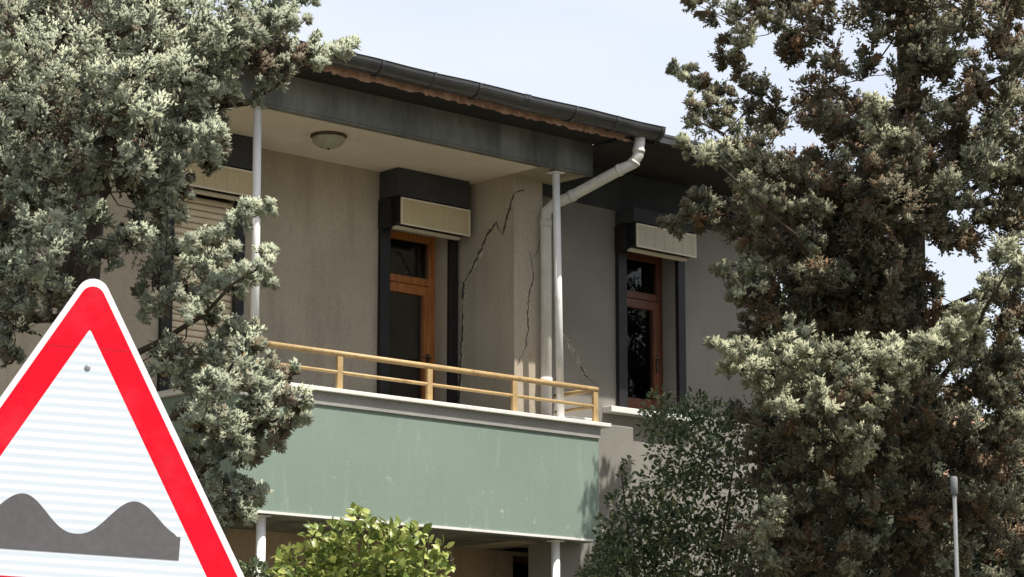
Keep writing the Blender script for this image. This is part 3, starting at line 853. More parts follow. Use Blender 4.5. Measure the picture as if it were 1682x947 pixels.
def conifer(name, base, clumps, trunk_pts, trunk_rad, mat, seed, label, lobes=6, sprays=10, spikes=11, lobe_r=0.46, spike_len=0.035, spike_w=0.0081, group='conifer trees beside the house', limbs_n=14, foliate=True, ex_z=-9):
    """clumps: rows of (x, y, z, radius, tint). Crown built as lobes of sprays on twigs."""
    rs = np.random.RandomState(seed)
    root = empty(name, base)
    tag(root, label, 'tree', group)
    b = np.array(base)
    cl = np.array(clumps, float)
    cl[:, :3] -= b
    tp = np.array(trunk_pts, float) - b
    tz = tp[:, 2]
    def trunk_at(z): return np.array([np.interp(z, tz, tp[:, k]) for k in range(3)])
    trunk = tube('trunk', root, [tuple(p) for p in tp], trunk_rad, M['bark'], 12)
    # limbs reach out to the farthest clumps, twigs join the rest
    order = np.argsort(-np.array([np.linalg.norm(c[:2] - trunk_at(c[2])[:2]) for c in cl]))
    nodes = [trunk_at(z) for z in np.linspace(1.0, tz[-1], 40)]
    used = []
    extra = []
    for i in order:
        if len(used) >= limbs_n: break
        c = cl[i, :3]
        if any(np.linalg.norm(c - u) < 0.45 for u in used): continue
        used.append(c)
        s = trunk_at(max(0.8, c[2] - 0.22 * np.linalg.norm(c[:2] - trunk_at(c[2])[:2]) - 0.05))
        pts = []
        for f in np.linspace(0, 1, 9):
            p = s + (c - s) * f
            p[2] += 0.10 * math.sin(f * math.pi) * -1 + 0.02 * rs.normal()
            p[:2] += 0.02 * rs.normal(size=2)
            pts.append(p)
        nodes += pts[2:]
        for p in (pts[3:8] if c[2] > ex_z else pts[6:8]):
            q_ = p + rs.normal(size=3) * 0.05
            extra.append((q_[0], q_[1], q_[2] + 0.03, rs.uniform(0.06, 0.10), cl[i, 4] - 0.1))
        tube('limb', trunk, [tuple(p) for p in pts], list(np.linspace(0.026, 0.006, 9)), M['bark'], 7)
    if extra and foliate: cl = np.vstack([cl, np.array(extra)])
    nodes = np.array(nodes)
    bm = bmesh.new()
    dist_t = np.array([np.linalg.norm(c[:3] - trunk_at(c[2])) for c in cl])
    net = np.zeros((len(nodes) + len(cl), 3)); net[:len(nodes)] = nodes
    m_ = len(nodes)
    for i in np.argsort(dist_t):                # twigs fork from the nearest limb or inner clump
        c = cl[i, :3]
        s = net[np.argmin(np.linalg.norm(net[:m_] - c, axis=1))]
        L_ = np.linalg.norm(s - c)
        if L_ > 0.03:
            m1 = s * .6 + c * .4 + rs.normal(size=3) * 0.12 * L_ - np.array([0, 0, .10 * L_])
            r_ = 0.0035 + 0.006 * min(L_, 1.2)
            add_tube(bm, [tuple(s), tuple(m1), tuple(c)], [r_, r_ * .75, r_ * .4], 5, False)
        net[m_] = c; m_ += 1
    tw = mesh_obj('twigs', bm, M['bark'], trunk); tag(tw, kind='stuff')
    # lobes
    nc = len(cl)
    L = lobes
    out = unit(cl[:, :3] - np.array([trunk_at(c[2] - 0.3) for c in cl]))
    axis = unit(out + rs.normal(size=(nc, 3)) * 0.45 + np.array([0, 0, 0.10]))[:, None, :]
    out = out[:, None, :]
    along = np.linspace(-0.85, 1.05, L)[None, :, None] + rs.uniform(-0.2, 0.2, (nc, L, 1))
    dirs = unit(rs.normal(size=(nc, L, 3)) + np.array([0, 0, 0.45]))
    lc = cl[:, None, :3] + (axis * along + dirs * rs.uniform(0.15, 0.62, (nc, L, 1))) * cl[:, 3, None, None]
    dirs = unit(dirs + 0.4 * axis)
    lr = cl[:, 3, None] * lobe_r * rs.uniform(0.6, 1.4, (nc, L)) * (1.1 - 0.3 * along[..., 0])
    lt = cl[:, 4, None] + rs.normal(size=(nc, L)) * 0.14
    ld = unit(dirs + out * 0.5 + np.array([0, 0, 0.55]))
    lc, lr, lt, ld = lc.reshape(-1, 3), lr.reshape(-1), lt.reshape(-1), ld.reshape(-1, 3)
    nl = len(lc)
    # sprays start inside the lobe and fan outwards
    sd = unit(rs.normal(size=(nl, sprays, 3)) * 0.62 + ld[:, None])
    s0 = lc[:, None] + sd * lr[:, None, None] * rs.uniform(-0.2, 0.35, (nl, sprays, 1))
    sl = lr[:, None] * rs.uniform(0.75, 1.35, (nl, sprays))
    st = lt[:, None] + rs.normal(size=(nl, sprays)) * 0.08
    s0, sd, sl, st = s0.reshape(-1, 3), sd.reshape(-1, 3), sl.reshape(-1), st.reshape(-1)
    ns = len(s0)
    t = np.linspace(0.08, 1.0, spikes)[None, :] + rs.uniform(-0.04, 0.04, (ns, spikes))
    p = s0[:, None] + sd[:, None] * (sl[:, None] * t)[..., None]
    p = p + rs.normal(size=p.shape) * 0.004
    perp = unit(np.cross(np.broadcast_to(sd[:, None], p.shape), rs.normal(size=p.shape)))
    d = unit(sd[:, None] * (0.55 + 0.6 * t)[..., None] + perp * 0.75)
    vs = np.repeat(rs.uniform(0.65, 1.35, nl), sprays)[:, None]
    ln = spike_len * vs * (1.15 - 0.45 * t) * rs.uniform(0.7, 1.25, t.shape)
    tint = st[:, None] + 0.16 * (t - 0.5) + rs.normal(size=t.shape) * 0.05
    base_ = p.reshape(-1, 3); tip = (p + d * ln[..., None]).reshape(-1, 3)
    wd = (spike_w * np.sqrt(vs) * rs.uniform(0.7, 1.3, t.shape)).reshape(-1)
    lcs = np.repeat(lc, sprays, axis=0)[:, None, :] - np.repeat(ld * lr[:, None] * 0.35, sprays, axis=0)[:, None, :]
    soft = unit(p + d * ln[..., None] * 0.5 - lcs).reshape(-1, 3)
    spikes_mesh('crown', base_, tip, wd, tint.reshape(-1), mat, rs, root, soft)
    return root

rs0 = np.random.RandomState(11)
def px_clumps(rows, depth, pm):
    """rows: (photo x, photo y, radius px, offset towards the back in m, tint)"""
    out = []
    for x, y, r, off, t in rows:
        d = depth + off + rs0.normal() * 0.22
        p = at(x, y, d)
        out.append((p[0], p[1], p[2], 1.06 * r * d / F, t))
    return out

# left conifer -----------------------------------------------------------
DL = 14.0
left = [
 # crown top and upper mass
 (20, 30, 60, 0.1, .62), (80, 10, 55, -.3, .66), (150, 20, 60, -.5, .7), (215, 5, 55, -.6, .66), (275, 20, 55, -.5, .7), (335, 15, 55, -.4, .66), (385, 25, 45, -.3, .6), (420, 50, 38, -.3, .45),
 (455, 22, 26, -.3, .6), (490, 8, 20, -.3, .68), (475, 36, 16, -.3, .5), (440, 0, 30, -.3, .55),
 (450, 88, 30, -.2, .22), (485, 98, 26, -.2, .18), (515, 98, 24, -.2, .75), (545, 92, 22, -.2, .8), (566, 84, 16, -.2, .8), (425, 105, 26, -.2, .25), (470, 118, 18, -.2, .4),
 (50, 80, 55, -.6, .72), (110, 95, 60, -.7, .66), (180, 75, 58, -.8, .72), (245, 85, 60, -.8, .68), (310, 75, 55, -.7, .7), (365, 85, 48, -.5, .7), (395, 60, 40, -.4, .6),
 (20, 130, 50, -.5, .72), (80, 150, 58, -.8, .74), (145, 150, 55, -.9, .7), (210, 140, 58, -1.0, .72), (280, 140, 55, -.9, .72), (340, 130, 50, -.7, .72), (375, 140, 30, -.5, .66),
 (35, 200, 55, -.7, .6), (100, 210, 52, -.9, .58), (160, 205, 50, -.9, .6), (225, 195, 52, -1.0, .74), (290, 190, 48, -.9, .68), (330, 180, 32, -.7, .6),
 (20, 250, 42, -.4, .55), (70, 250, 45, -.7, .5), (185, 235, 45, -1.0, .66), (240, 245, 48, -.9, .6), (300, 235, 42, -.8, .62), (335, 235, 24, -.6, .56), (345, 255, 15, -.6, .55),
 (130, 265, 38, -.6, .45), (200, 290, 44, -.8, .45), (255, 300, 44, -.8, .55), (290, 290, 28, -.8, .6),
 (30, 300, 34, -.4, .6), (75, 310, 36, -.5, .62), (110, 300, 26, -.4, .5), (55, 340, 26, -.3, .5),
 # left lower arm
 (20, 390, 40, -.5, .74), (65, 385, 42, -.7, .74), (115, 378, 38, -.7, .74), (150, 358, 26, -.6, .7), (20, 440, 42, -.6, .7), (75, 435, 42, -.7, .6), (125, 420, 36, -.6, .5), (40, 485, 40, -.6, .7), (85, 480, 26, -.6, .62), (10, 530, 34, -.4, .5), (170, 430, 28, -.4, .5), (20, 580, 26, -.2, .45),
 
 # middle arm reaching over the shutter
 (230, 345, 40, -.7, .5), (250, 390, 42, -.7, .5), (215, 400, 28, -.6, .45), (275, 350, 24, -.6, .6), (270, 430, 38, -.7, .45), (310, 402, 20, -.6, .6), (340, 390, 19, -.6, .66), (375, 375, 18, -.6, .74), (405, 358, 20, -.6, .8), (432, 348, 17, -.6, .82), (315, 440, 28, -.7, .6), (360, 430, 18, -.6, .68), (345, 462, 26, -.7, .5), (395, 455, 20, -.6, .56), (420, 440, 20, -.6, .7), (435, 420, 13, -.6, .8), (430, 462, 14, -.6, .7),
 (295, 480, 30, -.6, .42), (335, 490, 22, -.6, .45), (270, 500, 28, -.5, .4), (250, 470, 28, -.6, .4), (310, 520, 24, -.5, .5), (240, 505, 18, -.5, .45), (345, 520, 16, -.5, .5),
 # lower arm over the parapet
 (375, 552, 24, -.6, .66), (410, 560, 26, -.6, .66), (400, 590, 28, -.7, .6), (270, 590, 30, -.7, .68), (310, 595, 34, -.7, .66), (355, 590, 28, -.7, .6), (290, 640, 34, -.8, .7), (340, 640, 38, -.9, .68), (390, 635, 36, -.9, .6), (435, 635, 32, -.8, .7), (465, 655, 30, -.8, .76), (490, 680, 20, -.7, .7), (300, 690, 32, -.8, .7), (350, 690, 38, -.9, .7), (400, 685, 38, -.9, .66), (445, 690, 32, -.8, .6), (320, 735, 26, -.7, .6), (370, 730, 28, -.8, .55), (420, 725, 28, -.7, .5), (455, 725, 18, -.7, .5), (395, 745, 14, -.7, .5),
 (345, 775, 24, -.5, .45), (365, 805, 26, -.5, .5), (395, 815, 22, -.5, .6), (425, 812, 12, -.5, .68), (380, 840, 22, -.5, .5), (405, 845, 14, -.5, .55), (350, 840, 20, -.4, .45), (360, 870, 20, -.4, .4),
]
def fill_in(rows, n, box_, back, seed, tint=.28, r=(34, 56)):
    rr = random.Random(seed)
    out = []
    while len(out) < n:
        x, y, rad, off, t = rr.choice(rows)
        if not (box_[0] < x < box_[2] and box_[1] < y < box_[3]): continue
        out.append((x + rr.uniform(-25, 15), y + rr.uniform(-22, 18), min(rad * 1.0, rr.uniform(*r)), off + rr.uniform(*back), tint + rr.gauss(0, .12)))
    return out
left_all = left + fill_in(left, 90, (-50, -50, 370, 330), (.35, 1.7), 5) + fill_in(left, 14, (-50, 330, 140, 900), (.12, .5), 6, .3, (24, 34)) + fill_in(left, 16, (250, 560, 480, 800), (.12, .45), 16, .35, (22, 30))
# the part of the crown above and to the left of the picture
for k in range(45):
    a, h = rs0.uniform(0, 6.283), rs0.uniform(0, 1)
    left_all.append((60 + 330 * math.cos(a) * (1 - .75 * h) - 40, -60 - 760 * h, 60, 0.2 + 1.3 * math.sin(a) * (1 - .75 * h), .62))
for k in range(24):
    left_all.append((rs0.uniform(-420, -60), rs0.uniform(-60, 640), 58, rs0.uniform(-.8, 1.4), .6))
tb = at(120, 300, DL + 0.15)
ltrunk = [(tb[0] - 0.10, tb[1], 0.0), (tb[0] - .06, tb[1], 1.5), (tb[0], tb[1], 3.0), (tb[0] + .05, tb[1], 4.2), (tb[0] + .10, tb[1] + .05, 5.2), (tb[0], tb[1], 6.5), (tb[0], tb[1], 8.4)]
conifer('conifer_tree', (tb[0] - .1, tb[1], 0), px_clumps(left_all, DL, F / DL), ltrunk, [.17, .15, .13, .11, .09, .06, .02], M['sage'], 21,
        'sage green bushy conifer on the left, overlapping the sign and the balcony end', limbs_n=13, ex_z=5.0)

# right conifer ----------------------------------------------------------
DR = 17.0
right = [  # tints also paint in light: pale where sunlit, dark where shaded
 # crown top
 (1145, 8, 18, -.2, .5), (1172, 22, 22, -.2, .45), (1215, 30, 34, -.4, .55), (1265, 10, 40, -.4, .4), (1230, 62, 30, -.5, .8), (1275, 48, 30, -.4, .5), (1320, 30, 44, -.3, .3), (1375, 20, 46, -.2, .35), (1430, 15, 48, -.3, .4), (1490, 25, 46, -.3, .5), (1545, 15, 48, -.3, .45), (1600, 25, 48, -.3, .35), (1655, 15, 48, -.3, .5),
 (1200, 95, 26, 0, .35), (1215, 118, 22, 0, .4), (1320, 75, 34, .1, .35), (1290, 85, 22, .1, .4), (1435, 85, 34, -.2, .35), (1490, 75, 40, -.3, .55), (1540, 90, 40, -.4, .6), (1575, 60, 34, -.3, .5), (1640, 75, 34, -.3, .3), (1672, 110, 34, -.3, .5),
 (1118, 118, 14, -.4, .8), (1136, 134, 18, -.4, .6), (1160, 146, 20, -.3, .3), (1190, 158, 24, -.2, .4), (1235, 150, 28, -.1, .45), (1280, 165, 34, 0, .4), (1225, 185, 26, 0, .4), (1330, 155, 34, .1, .3), (1370, 140, 32, 0, .35), (1380, 175, 34, 0, .4), (1425, 125, 28, -.1, .35), (1500, 130, 36, -.3, .55), (1560, 125, 36, -.4, .35), (1600, 145, 30, -.4, .3), (1500, 175, 38, -.2, .5), (1590, 170, 32, -.4, .25), (1650, 165, 36, -.4, .5),
 (1142, 190, 20, -.5, .55), (1165, 205, 28, -.6, .78), (1200, 222, 30, -.7, .82), (1135, 245, 20, -.6, .85), (1170, 255, 26, -.7, .8), (1215, 262, 30, -.7, .7), (1250, 250, 26, -.6, .6), (1225, 300, 24, -.5, .5), (1260, 285, 22, -.5, .55), (1285, 275, 22, -.4, .5), (1255, 325, 26, -.5, .6), (1340, 345, 24, -.6, .75), (1290, 335, 24, -.4, .4),
 (1265, 205, 26, 0, .4), (1340, 205, 28, .1, .4), (1370, 215, 34, -.2, .5), (1385, 195, 24, -.3, .7), (1345, 275, 30, .1, .35), (1390, 285, 34, .1, .35), (1310, 290, 26, .2, .35), (1400, 240, 24, 0, .4),
 (1435, 180, 20, -.7, .85), (1440, 210, 26, -.8, .85), (1460, 240, 26, -.8, .75), (1450, 280, 32, -.7, .3), (1485, 290, 32, -.7, .35), (1470, 330, 36, -.7, .4), (1500, 250, 30, -.3, .4), (1540, 240, 40, -.1, .35), (1530, 195, 34, -.2, .65), (1560, 205, 26, -.3, .6), (1600, 225, 40, -.1, .4), (1650, 220, 40, -.3, .5), (1560, 290, 40, 0, .35), (1620, 270, 36, -.3, .7), (1600, 300, 34, -.3, .6), (1660, 290, 40, -.3, .5),
 (1525, 330, 36, -.6, .75), (1560, 325, 34, -.7, .8), (1590, 345, 30, -.6, .7), (1540, 370, 36, -.6, .5), (1500, 375, 32, -.5, .4), (1595, 390, 32, -.4, .3), (1640, 350, 36, -.4, .5), (1665, 390, 34, -.4, .5), (1560, 400, 30, -.3, .35),
 # left arms, their shade put in by darker tints
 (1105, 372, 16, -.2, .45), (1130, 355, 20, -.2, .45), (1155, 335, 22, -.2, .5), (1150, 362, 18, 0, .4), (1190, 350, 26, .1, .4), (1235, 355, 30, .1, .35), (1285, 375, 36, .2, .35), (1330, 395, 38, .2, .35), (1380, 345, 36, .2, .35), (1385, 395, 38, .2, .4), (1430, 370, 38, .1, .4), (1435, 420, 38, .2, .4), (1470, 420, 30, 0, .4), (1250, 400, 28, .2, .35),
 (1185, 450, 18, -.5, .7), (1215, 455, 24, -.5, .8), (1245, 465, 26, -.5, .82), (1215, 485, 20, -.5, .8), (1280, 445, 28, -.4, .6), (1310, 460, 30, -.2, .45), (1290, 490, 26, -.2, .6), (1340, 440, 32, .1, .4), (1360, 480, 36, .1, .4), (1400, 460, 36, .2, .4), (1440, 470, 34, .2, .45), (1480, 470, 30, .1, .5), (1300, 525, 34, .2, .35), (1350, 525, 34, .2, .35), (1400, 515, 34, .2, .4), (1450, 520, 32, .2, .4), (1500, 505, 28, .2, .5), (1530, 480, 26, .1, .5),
 # shelf with its sunlight painted in by pale tints
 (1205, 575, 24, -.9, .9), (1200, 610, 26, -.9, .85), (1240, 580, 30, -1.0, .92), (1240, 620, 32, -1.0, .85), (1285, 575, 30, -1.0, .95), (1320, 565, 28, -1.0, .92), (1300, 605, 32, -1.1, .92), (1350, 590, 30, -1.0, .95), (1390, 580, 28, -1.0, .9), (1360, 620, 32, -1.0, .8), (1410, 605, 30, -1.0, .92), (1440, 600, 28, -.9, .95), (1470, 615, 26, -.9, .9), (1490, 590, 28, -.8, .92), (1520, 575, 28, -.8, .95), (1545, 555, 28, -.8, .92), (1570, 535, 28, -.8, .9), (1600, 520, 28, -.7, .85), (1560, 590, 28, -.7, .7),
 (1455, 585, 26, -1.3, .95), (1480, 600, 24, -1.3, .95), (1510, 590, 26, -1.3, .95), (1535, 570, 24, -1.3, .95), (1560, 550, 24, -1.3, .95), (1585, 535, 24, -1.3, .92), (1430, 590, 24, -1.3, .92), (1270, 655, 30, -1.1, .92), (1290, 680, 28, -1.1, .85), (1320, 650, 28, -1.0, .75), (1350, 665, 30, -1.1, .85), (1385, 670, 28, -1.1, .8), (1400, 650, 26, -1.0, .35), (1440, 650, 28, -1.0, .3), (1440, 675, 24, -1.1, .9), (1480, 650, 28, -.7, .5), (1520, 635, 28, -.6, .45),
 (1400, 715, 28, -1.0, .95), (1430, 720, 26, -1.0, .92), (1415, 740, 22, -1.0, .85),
 # right edge column
 (1640, 425, 26, -1.0, .85), (1665, 435, 30, -1.2, .95), (1660, 465, 26, -1.1, .9), (1672, 410, 24, -1.1, .9), (1650, 470, 30, -.6, .75), (1665, 500, 34, -.6, .6), (1640, 520, 30, -.5, .3), (1670, 545, 30, -.5, .3), (1670, 590, 30, -.2, .45), (1675, 640, 34, -.1, .4), (1630, 660, 30, -.1, .45), (1590, 640, 24, 0, .35),
 # lower mass, shade and brown foliage both put into dark tints
 (1250, 700, 34, -.3, .4), (1300, 725, 36, -.4, .45), (1350, 715, 34, -.5, .5), (1450, 705, 34, -.5, .4), (1490, 700, 34, -.4, .35), (1540, 690, 34, -.4, .4), (1590, 700, 36, -.4, .5), (1640, 710, 38, -.4, .55), (1670, 690, 34, -.4, .55),
 (1260, 760, 36, -.2, .35), (1320, 770, 38, -.4, .45), (1375, 775, 36, -.6, .45), (1430, 780, 38, -.5, .45), (1480, 760, 34, -.3, .4), (1530, 740, 34, -.3, .45), (1590, 760, 32, -.3, .4), (1560, 720, 30, -.4, .5), (1650, 760, 38, -.3, .4),
 (1265, 850, 28, -.9, .8), (1290, 830, 30, -.7, .6), (1255, 880, 26, -.9, .8), (1340, 830, 38, -.4, .4), (1400, 840, 38, -.4, .4), (1460, 830, 36, -.3, .4), (1520, 820, 34, -.3, .45), (1600, 820, 34, -.2, .4), (1650, 840, 36, -.2, .4),
 (1280, 920, 38, -.6, .5), (1340, 900, 38, -.4, .4), (1400, 910, 38, -.4, .45), (1460, 900, 36, -.3, .4), (1520, 890, 34, -.3, .5), (1580, 900, 32, -.2, .4), (1640, 910, 36, -.2, .4), (1300, 960, 38, -.4, .4), (1380, 970, 38, -.4, .4), (1460, 970, 38, -.3, .4), (1540, 960, 36, -.3, .4), (1620, 970, 38, -.2, .4),
]
gaps = [(1253, 101), (1266, 122), (1329, 114), (1371, 72), (1414, 51), (1304, 211), (1290, 235), (1342, 243), (1418, 262), (1407, 165), (1456, 169), (1466, 101), (1612, 78), (1633, 122), (1538, 160), (1502, 393), (1570, 440), (1600, 460), (1625, 440), (1590, 490), (1450, 130)]
dense = []
rg = random.Random(77)
def in_gap(x, y, r): return any(math.hypot(x - a, y - b) < r + 8 for a, b in gaps)
while len(dense) < 70:          # the inside of the crown, shade put into its tints, and the boughs in front of the trunk
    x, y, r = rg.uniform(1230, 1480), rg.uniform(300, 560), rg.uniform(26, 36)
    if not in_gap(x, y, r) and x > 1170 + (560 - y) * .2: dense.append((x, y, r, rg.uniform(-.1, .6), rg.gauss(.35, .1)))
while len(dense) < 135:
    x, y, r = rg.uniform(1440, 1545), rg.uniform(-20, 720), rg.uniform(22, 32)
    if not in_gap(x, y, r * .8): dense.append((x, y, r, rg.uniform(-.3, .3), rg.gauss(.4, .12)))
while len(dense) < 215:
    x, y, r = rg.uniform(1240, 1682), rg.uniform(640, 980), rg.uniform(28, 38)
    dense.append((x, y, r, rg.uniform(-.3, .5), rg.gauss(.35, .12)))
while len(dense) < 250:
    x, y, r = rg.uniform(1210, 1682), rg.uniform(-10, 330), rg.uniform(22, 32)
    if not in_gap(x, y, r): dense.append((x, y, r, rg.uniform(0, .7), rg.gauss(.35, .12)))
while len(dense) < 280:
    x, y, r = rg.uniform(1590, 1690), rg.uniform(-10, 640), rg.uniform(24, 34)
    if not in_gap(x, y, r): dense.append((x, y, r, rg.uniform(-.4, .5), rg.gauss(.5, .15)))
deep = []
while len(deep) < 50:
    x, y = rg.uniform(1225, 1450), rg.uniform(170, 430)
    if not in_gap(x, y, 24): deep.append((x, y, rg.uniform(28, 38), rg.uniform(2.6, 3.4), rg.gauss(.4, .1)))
right_all = right + dense + deep + fill_in(right, 10, (1240, 300, 1560, 560), (.2, .7), 7, .25, (28, 40)) + fill_in(right, 15, (1230, 620, 1700, 1000), (.15, .8), 8, .25, (30, 40)) + fill_in(right, 12, (1290, -20, 1700, 420), (.2, 1.1), 9, .3, (26, 40))
for k in range(40):
    right_all.append((rs0.uniform(1700, 2050), rs0.uniform(-100, 1000), 56, rs0.uniform(-1.0, 1.3), .5))
for k in range(40):
    a, h = rs0.uniform(0, 6.283), rs0.uniform(0, 1)
    right_all.append((1540 + 330 * math.cos(a) * (1 - .8 * h), -40 - 640 * h, 58, .2 + 1.2 * math.sin(a) * (1 - .8 * h), .55))
tb = at(1500, 600, DR + 0.55)
rtrunk = [(tb[0] + .05, tb[1], 0.0), (tb[0] + .03, tb[1], 1.5), (tb[0], tb[1], 3.0), (tb[0] - .04, tb[1], 4.2), (tb[0], tb[1], 5.4), (tb[0] + .03, tb[1], 6.5), (tb[0], tb[1], 9.0)]
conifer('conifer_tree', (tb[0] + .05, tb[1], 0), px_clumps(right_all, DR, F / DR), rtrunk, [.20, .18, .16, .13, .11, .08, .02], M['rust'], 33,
        'large browning conifer on the right with pale sunlit tips, beside the house', limbs_n=20)

# ------------------------------------------------------------------ broad leaf shrubs
def leaf_mesh(name, ln, wd, mat, tint, curl=0.25):
    bm = bmesh.new()
    ys = [0, .2, .5, .8, 1.0]
    ws = [.06, .75, 1.0, .6, .03]
    rows = []
    for y, w in zip(ys, ws):
        z = -curl * ln * (y - .3) ** 2
        rows.append([bm.verts.new((-w * wd / 2, y * ln, z + .18 * wd * w)), bm.verts.new((0, y * ln, z)), bm.verts.new((w * wd / 2, y * ln, z + .18 * wd * w))])
    for a, b in zip(rows, rows[1:]):
        bm.faces.new((a[0], a[1], b[1], b[0])); bm.faces.new((a[1], a[2], b[2], b[1]))
    me = bpy.data.meshes.new(name); bm.to_mesh(me); bm.free()
    me.materials.append(mat)
    at_ = me.attributes.new('tint', 'FLOAT', 'POINT'); at_.data.foreach_set('value', [tint] * len(me.vertices))
    for p in me.polygons: p.use_smooth = True
    return me

def leafy(name, base, centres, mat, seed, label, group, n_leaf, ln, wd, tint_rng, stems, single=0, toward=None):
    """centres: (x, y, z, radius). Leaves sit on short shoots; the nearest ones are single objects."""
    rs = np.random.RandomState(seed)
    root = empty(name, base); tag(root, label, 'shrub', group)
    b = np.array(base)
    cs = np.array(centres, float); cs[:, :3] -= b
    bm = bmesh.new()
    tr = bmesh.new()
    for k in range(stems):
        c = cs[rs.randint(len(cs))]
        p0 = np.array([rs.normal() * .06, rs.normal() * .06, 0])
        m1 = p0 * .5 + c[:3] * .5 + rs.normal(size=3) * .06; m1[2] = c[2] * .55
        add_tube(tr, [tuple(p0), tuple(m1), tuple(c[:3])], [.022, .014, .005], 6, False)
    for c in cs:
        d = np.linalg.norm(cs[:, :3] - c[:3], axis=1) + 3 * np.maximum(0, cs[:, 2] - c[2] + .02); d[d < 1e-6] = 9
        s = cs[np.argmin(d), :3]
        add_tube(tr, [tuple(s), tuple((s + c[:3]) / 2 + rs.normal(size=3) * .015), tuple(c[:3])], [.008, .006, .004], 5, False)
    mesh_obj('stems', tr, M['bark'], root)
    w_ = cs[:, 3] ** 2; w_ = w_ / w_.sum()
    ci = rs.choice(len(cs), n_leaf, p=w_)
    dirs = unit(rs.normal(size=(n_leaf, 3)) + np.array([0, 0, .25]))
    pos = cs[ci, :3] + dirs * (cs[ci, 3] * rs.uniform(.2, 1.0, n_leaf) ** .6)[:, None]
    ax = unit(dirs * .8 + rs.normal(size=(n_leaf, 3)) * .55 + np.array([0, 0, .1]))
    up = unit(np.array([0, 0, 1.0]) * .8 + rs.normal(size=(n_leaf, 3)) * .5 + dirs * .4)
    sd = unit(np.cross(ax, up)); up = np.cross(sd, ax)
    sc = rs.uniform(.65, 1.25, n_leaf)
    tint = rs.uniform(*tint_rng, n_leaf)
    near = np.argsort((pos + b) @ np.array([0, 1.0, 0]))
    singles = near[:single]; rest = near[single:]
    meshes = [leaf_mesh('leaf', ln, wd, mat, tt) for tt in np.linspace(*tint_rng, 5)]
    for i in singles:
        k = int(np.clip((tint[i] - tint_rng[0]) / (tint_rng[1] - tint_rng[0] + 1e-6) * 5, 0, 4))
        o = link(bpy.data.objects.new('leaf', meshes[k]), root)
        m = Matrix((( *[sd[i, 0], ax[i, 0], up[i, 0]], pos[i, 0]), (sd[i, 1], ax[i, 1], up[i, 1], pos[i, 1]), (sd[i, 2], ax[i, 2], up[i, 2], pos[i, 2]), (0, 0, 0, 1)))
        o.matrix_local = m @ Matrix.Scale(sc[i], 4)
    # the rest in one mesh
    ys = np.array([0, .2, .5, .8, 1.0]); ws = np.array([.06, .75, 1.0, .6, .03])
    lv = []
    for y, w in zip(ys, ws):
        z = -.25 * ln * (y - .3) ** 2
        lv += [(-w * wd / 2, y * ln, z + .18 * wd * w), (0, y * ln, z), (w * wd / 2, y * ln, z + .18 * wd * w)]
    lv = np.array(lv)
    q = []
    for r in range(4):
        a = r * 3
        q += [a, a + 1, a + 4, a + 3, a + 1, a + 2, a + 5, a + 4]
    q = np.array(q)
    B = np.stack([sd[rest], ax[rest], up[rest]], axis=1)
    V = pos[rest][:, None] + (lv[None] * sc[rest][:, None, None]) @ B
    loops = (np.arange(len(rest))[:, None] * 15 + q[None]).reshape(-1)
    o = raw_mesh('foliage', V.reshape(-1, 3), loops, 4, np.repeat(tint[rest], 15), mat, root)
    for p in (): pass
    return root

DS = 15.2
lime = [(586, 846, 9), (594, 858, 9), (520, 872, 10), (512, 884, 12), (545, 868, 9), (652, 866, 9), (690, 868, 9), (722, 888, 9), (735, 900, 7), (742, 914, 5), (705, 880, 9), (466, 912, 9), (480, 902, 9), (575, 866, 10), (630, 872, 9), (590, 850, 16), (600, 868, 22), (560, 872, 26), (520, 885, 28), (640, 880, 30), (680, 882, 26), (560, 900, 38), (610, 900, 38), (650, 905, 36), (700, 900, 26), (725, 905, 16), (740, 925, 10), (500, 920, 30), (475, 915, 20), (468, 940, 24), (540, 935, 40), (590, 940, 42), (640, 945, 40), (690, 940, 36), (722, 945, 20), (520, 965, 40), (580, 980, 44), (640, 985, 44), (700, 980, 34), (480, 975, 26), (560, 1020, 50), (620, 1025, 50), (680, 1020, 44), (510, 1020, 44), (600, 1070, 54), (540, 1070, 44), (660, 1070, 44)]
lc_ = []
for i, (x, y, r) in enumerate(lime):
    for off in (-.12, .18):
        p = at(x, y, DS + off + .08 * math.sin(i * 1.9)); lc_.append((p[0], p[1], p[2], r * DS / F * (.72 if y < 930 else 1.0)))
p = at(600, 1000, DS)
leafy('lime_shrub', (p[0], p[1], 0), lc_, M['lime_leaf'], 3, 'yellow green leafy shrub below the balcony, cut by the bottom edge', None, 3200, .066, .038, (.15, 1.0), 7, single=280)

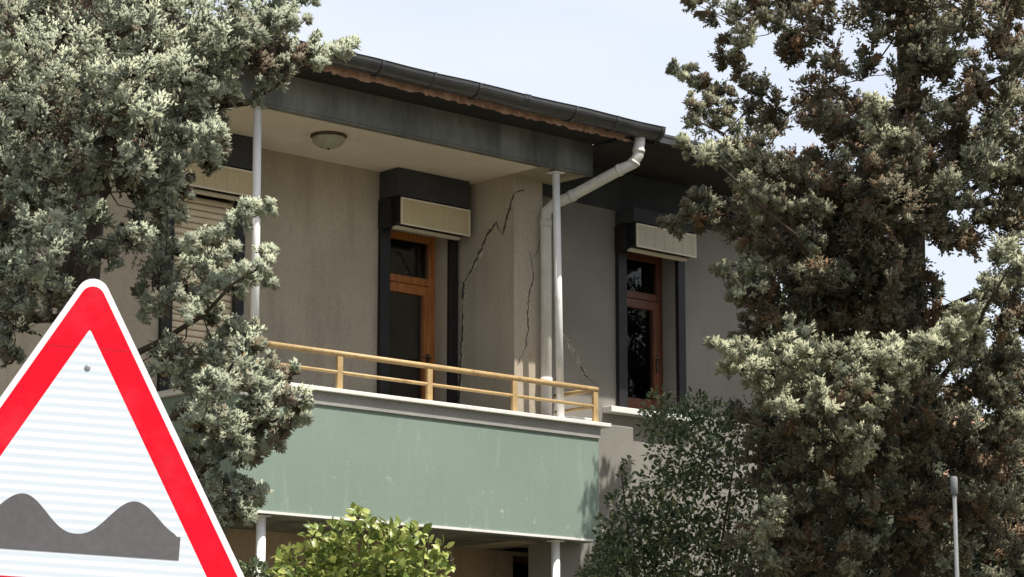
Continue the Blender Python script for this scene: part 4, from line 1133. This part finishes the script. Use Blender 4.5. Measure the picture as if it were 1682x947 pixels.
DV = 17.6
vine = [(1085, 668, 26), (1120, 690, 24), (1080, 700, 26), (1065, 690, 16), (1140, 670, 22), (1165, 700, 24), (1130, 730, 28), (1090, 740, 26), (1115, 770, 28), (1160, 750, 30), (1190, 720, 26), (1210, 760, 26), (1075, 790, 24), (1110, 810, 30), (1160, 800, 32), (1200, 810, 30), (1030, 760, 8), (1027, 785, 12), (1035, 810, 16), (1012, 830, 14), (1040, 840, 22), (1075, 840, 26), (1000, 870, 20), (1030, 875, 28), (1080, 880, 30), (1130, 860, 32), (1180, 860, 32), (1220, 850, 28), (1000, 905, 24), (985, 930, 22), (1040, 915, 34), (1100, 920, 36), (1160, 915, 36), (1210, 910, 32), (960, 945, 12), (1010, 950, 30), (1070, 960, 36), (1130, 965, 36), (1190, 965, 36), (1050, 1010, 44), (1120, 1020, 44), (1190, 1020, 44), (990, 890, 14), (1015, 900, 22), (1055, 890, 24), (1000, 930, 24), (1030, 935, 28), (1075, 935, 30), (1100, 890, 22), (975, 950, 18), (1060, 715, 10), (1020, 770, 6), (1050, 810, 12), (1230, 800, 20), (1235, 880, 24), (1180, 680, 20), (1215, 700, 22), (1240, 740, 24), (1250, 800, 26), (1140, 700, 24), (1100, 700, 22), (1170, 770, 30), (1130, 800, 30), (1090, 860, 30), (1150, 880, 34), (1200, 930, 34), (1050, 860, 20), (1250, 930, 28)]
vc_ = []
for i, (x, y, r) in enumerate(vine):
    for off in (-.1, .2):
        p = at(x, y, DV + off + .12 * math.sin(i * 2.3)); vc_.append((p[0], p[1], p[2], r * DV / F * (1.25 if (i + (off > 0)) % 3 else .6)))
p = at(1110, 1000, DV)
leafy('tall_shrub', (p[0], p[1], 0), vc_, M['dark_leaf'], 5, 'tall dark green small leaved shrub against the wall right of the balcony', None, 10500, .041, .022, (0, 1.0), 9, single=0)

# shaded shrub seen behind the sign, low on the left
lowl = [(300, 930, 40), (420, 935, 14), (395, 945, 18), (350, 950, 30), (440, 950, 14)]
lc2 = []
for i, (x, y, r) in enumerate(lowl):
    for off in (-.1, .2):
        p = at(x, y, 15.6 + off); lc2.append((p[0], p[1], p[2], r * 15.6 / F))
p = at(360, 1000, 15.6)
leafy('low_shrub', (p[0], p[1], 0), lc2, M['dark_leaf'], 8, 'green shrub peeping out between the sign and the lower balcony post', None, 1200, .045, .024, (.3, 1.0), 5)

# ------------------------------------------------------------------ slim pole in front of the right conifer
pp = at(1567, 790, 13.5)
pole = empty('slim_pole', (pp[0], pp[1], 0))
tag(pole, 'slim grey metal pole with a thicker capped head in front of the right conifer', 'pole')
tube('shaft', pole, [(0, 0, 0), (0, 0, pp[2] - 0.06)], 0.011, M['pole_grey'], 10)
tube('head', pole, [(0, 0, pp[2] - 0.07), (0, 0, pp[2] - 0.065), (0, 0, pp[2] + 0.02), (0, 0, pp[2] + 0.025)], [0.014, 0.019, 0.019, 0.012], M['pole_grey'], 12)

# ------------------------------------------------------------------ behind the right conifer
nb = empty('neighbour_house', (9.2, 42, 0), R(20))
tag(nb, 'pale neighbouring house with red tiled roof glimpsed behind the right conifer', 'house')
wall_grid('wall', nb, -3.5, 5.0, 0, 6.4, 0, .3, [(-2.4, -1.2, 4.0, 5.4), (.2, 1.4, 4.0, 5.4), (2.8, 4.0, 4.0, 5.4), (-2.4, -1.2, 1.0, 2.4), (.2, 1.4, 1.0, 2.4)], M['cap'])
boxes('wall', nb, [((-3.5, -3.2), (.3, 7), (0, 6.4)), ((4.7, 5.0), (.3, 7), (0, 6.4)), ((-3.2, 4.7), (6.7, 7), (0, 6.4))], M['cap'])
for (a, b2, c, d2) in [(-2.4, -1.2, 4.0, 5.4), (.2, 1.4, 4.0, 5.4), (2.8, 4.0, 4.0, 5.4), (-2.4, -1.2, 1.0, 2.4), (.2, 1.4, 1.0, 2.4)]:
    w = boxes('window', nb, [((a, a + .07), (.1, .16), (c, d2)), ((b2 - .07, b2), (.1, .16), (c, d2)), ((a + .07, b2 - .07), (.1, .16), (d2 - .07, d2)), ((a + .07, b2 - .07), (.1, .16), (c, c + .07))], M['white_metal'])
    box('pane', w, (a + .06, b2 - .06), (.12, .13), (c + .06, d2 - .06), M['glass'], 0)
bm = bmesh.new()
pr = [(-.5, 6.4), (3.5, 8.0), (7.5, 6.4), (7.5, 6.25), (3.5, 7.85), (-.5, 6.25)]
A = [bm.verts.new((-4, w, z)) for w, z in pr]; B = [bm.verts.new((5.5, w, z)) for w, z in pr]
for i in range(6): bm.faces.new((A[i], A[(i + 1) % 6], B[(i + 1) % 6], B[i]))
bm.faces.new(A); bm.faces.new(B)
mesh_obj('roof', bm, M['tile'], nb)

def far_tree(x, y, depth, h, rad, seed, label):
    rs = np.random.RandomState(seed)
    p = at(x, y, depth)
    base = (p[0], p[1], 0)
    cl = []
    for k in range(110):
        v = unit(rs.normal(size=3)) * rs.uniform(.3, 1)
        cl.append((p[0] + v[0] * rad, p[1] + v[1] * rad, h * .62 + v[2] * h * .36, rad * .30, .5))
    conifer('background_tree', base, cl, [(p[0], p[1], 0), (p[0], p[1], h * .5), (p[0], p[1], h * .95)], [.2, .14, .03], M['far_leaf'], seed, label, lobes=6, sprays=6, spikes=9, spike_len=.09, spike_w=.026, foliate=False, group='trees behind the right conifer', limbs_n=6)
far_tree(1325, 640, 25.5, 7.6, 1.6, 41, 'dark tree filling the gap between house corner and right conifer')
far_tree(1600, 700, 30, 6.0, 1.8, 42, 'dark tree behind the lower right of the big conifer')
far_tree(1480, 640, 34, 6.6, 1.8, 43, 'dark tree farther back behind the big right conifer')

rsx = np.random.RandomState(51)
clx = []
for k in range(120):
    v = unit(rsx.normal(size=3)) * rsx.uniform(.4, 1)
    clx.append((7.6 + v[0] * 1.7, 20.6 + v[1] * 2.4, 5.0 + v[2] * 3.4, .5, .5))
conifer('background_tree', (7.6, 20.6, 0), clx, [(7.6, 20.6, 0), (7.6, 20.6, 4.0), (7.6, 20.6, 8.2)], [.22, .16, .03], M['far_leaf'], 51,
        'dark conifer just outside the right edge, seen only mirrored in the window', lobes=6, sprays=6, spikes=9, spike_len=.09, spike_w=.026, group='trees behind the right conifer', limbs_n=6, foliate=False)
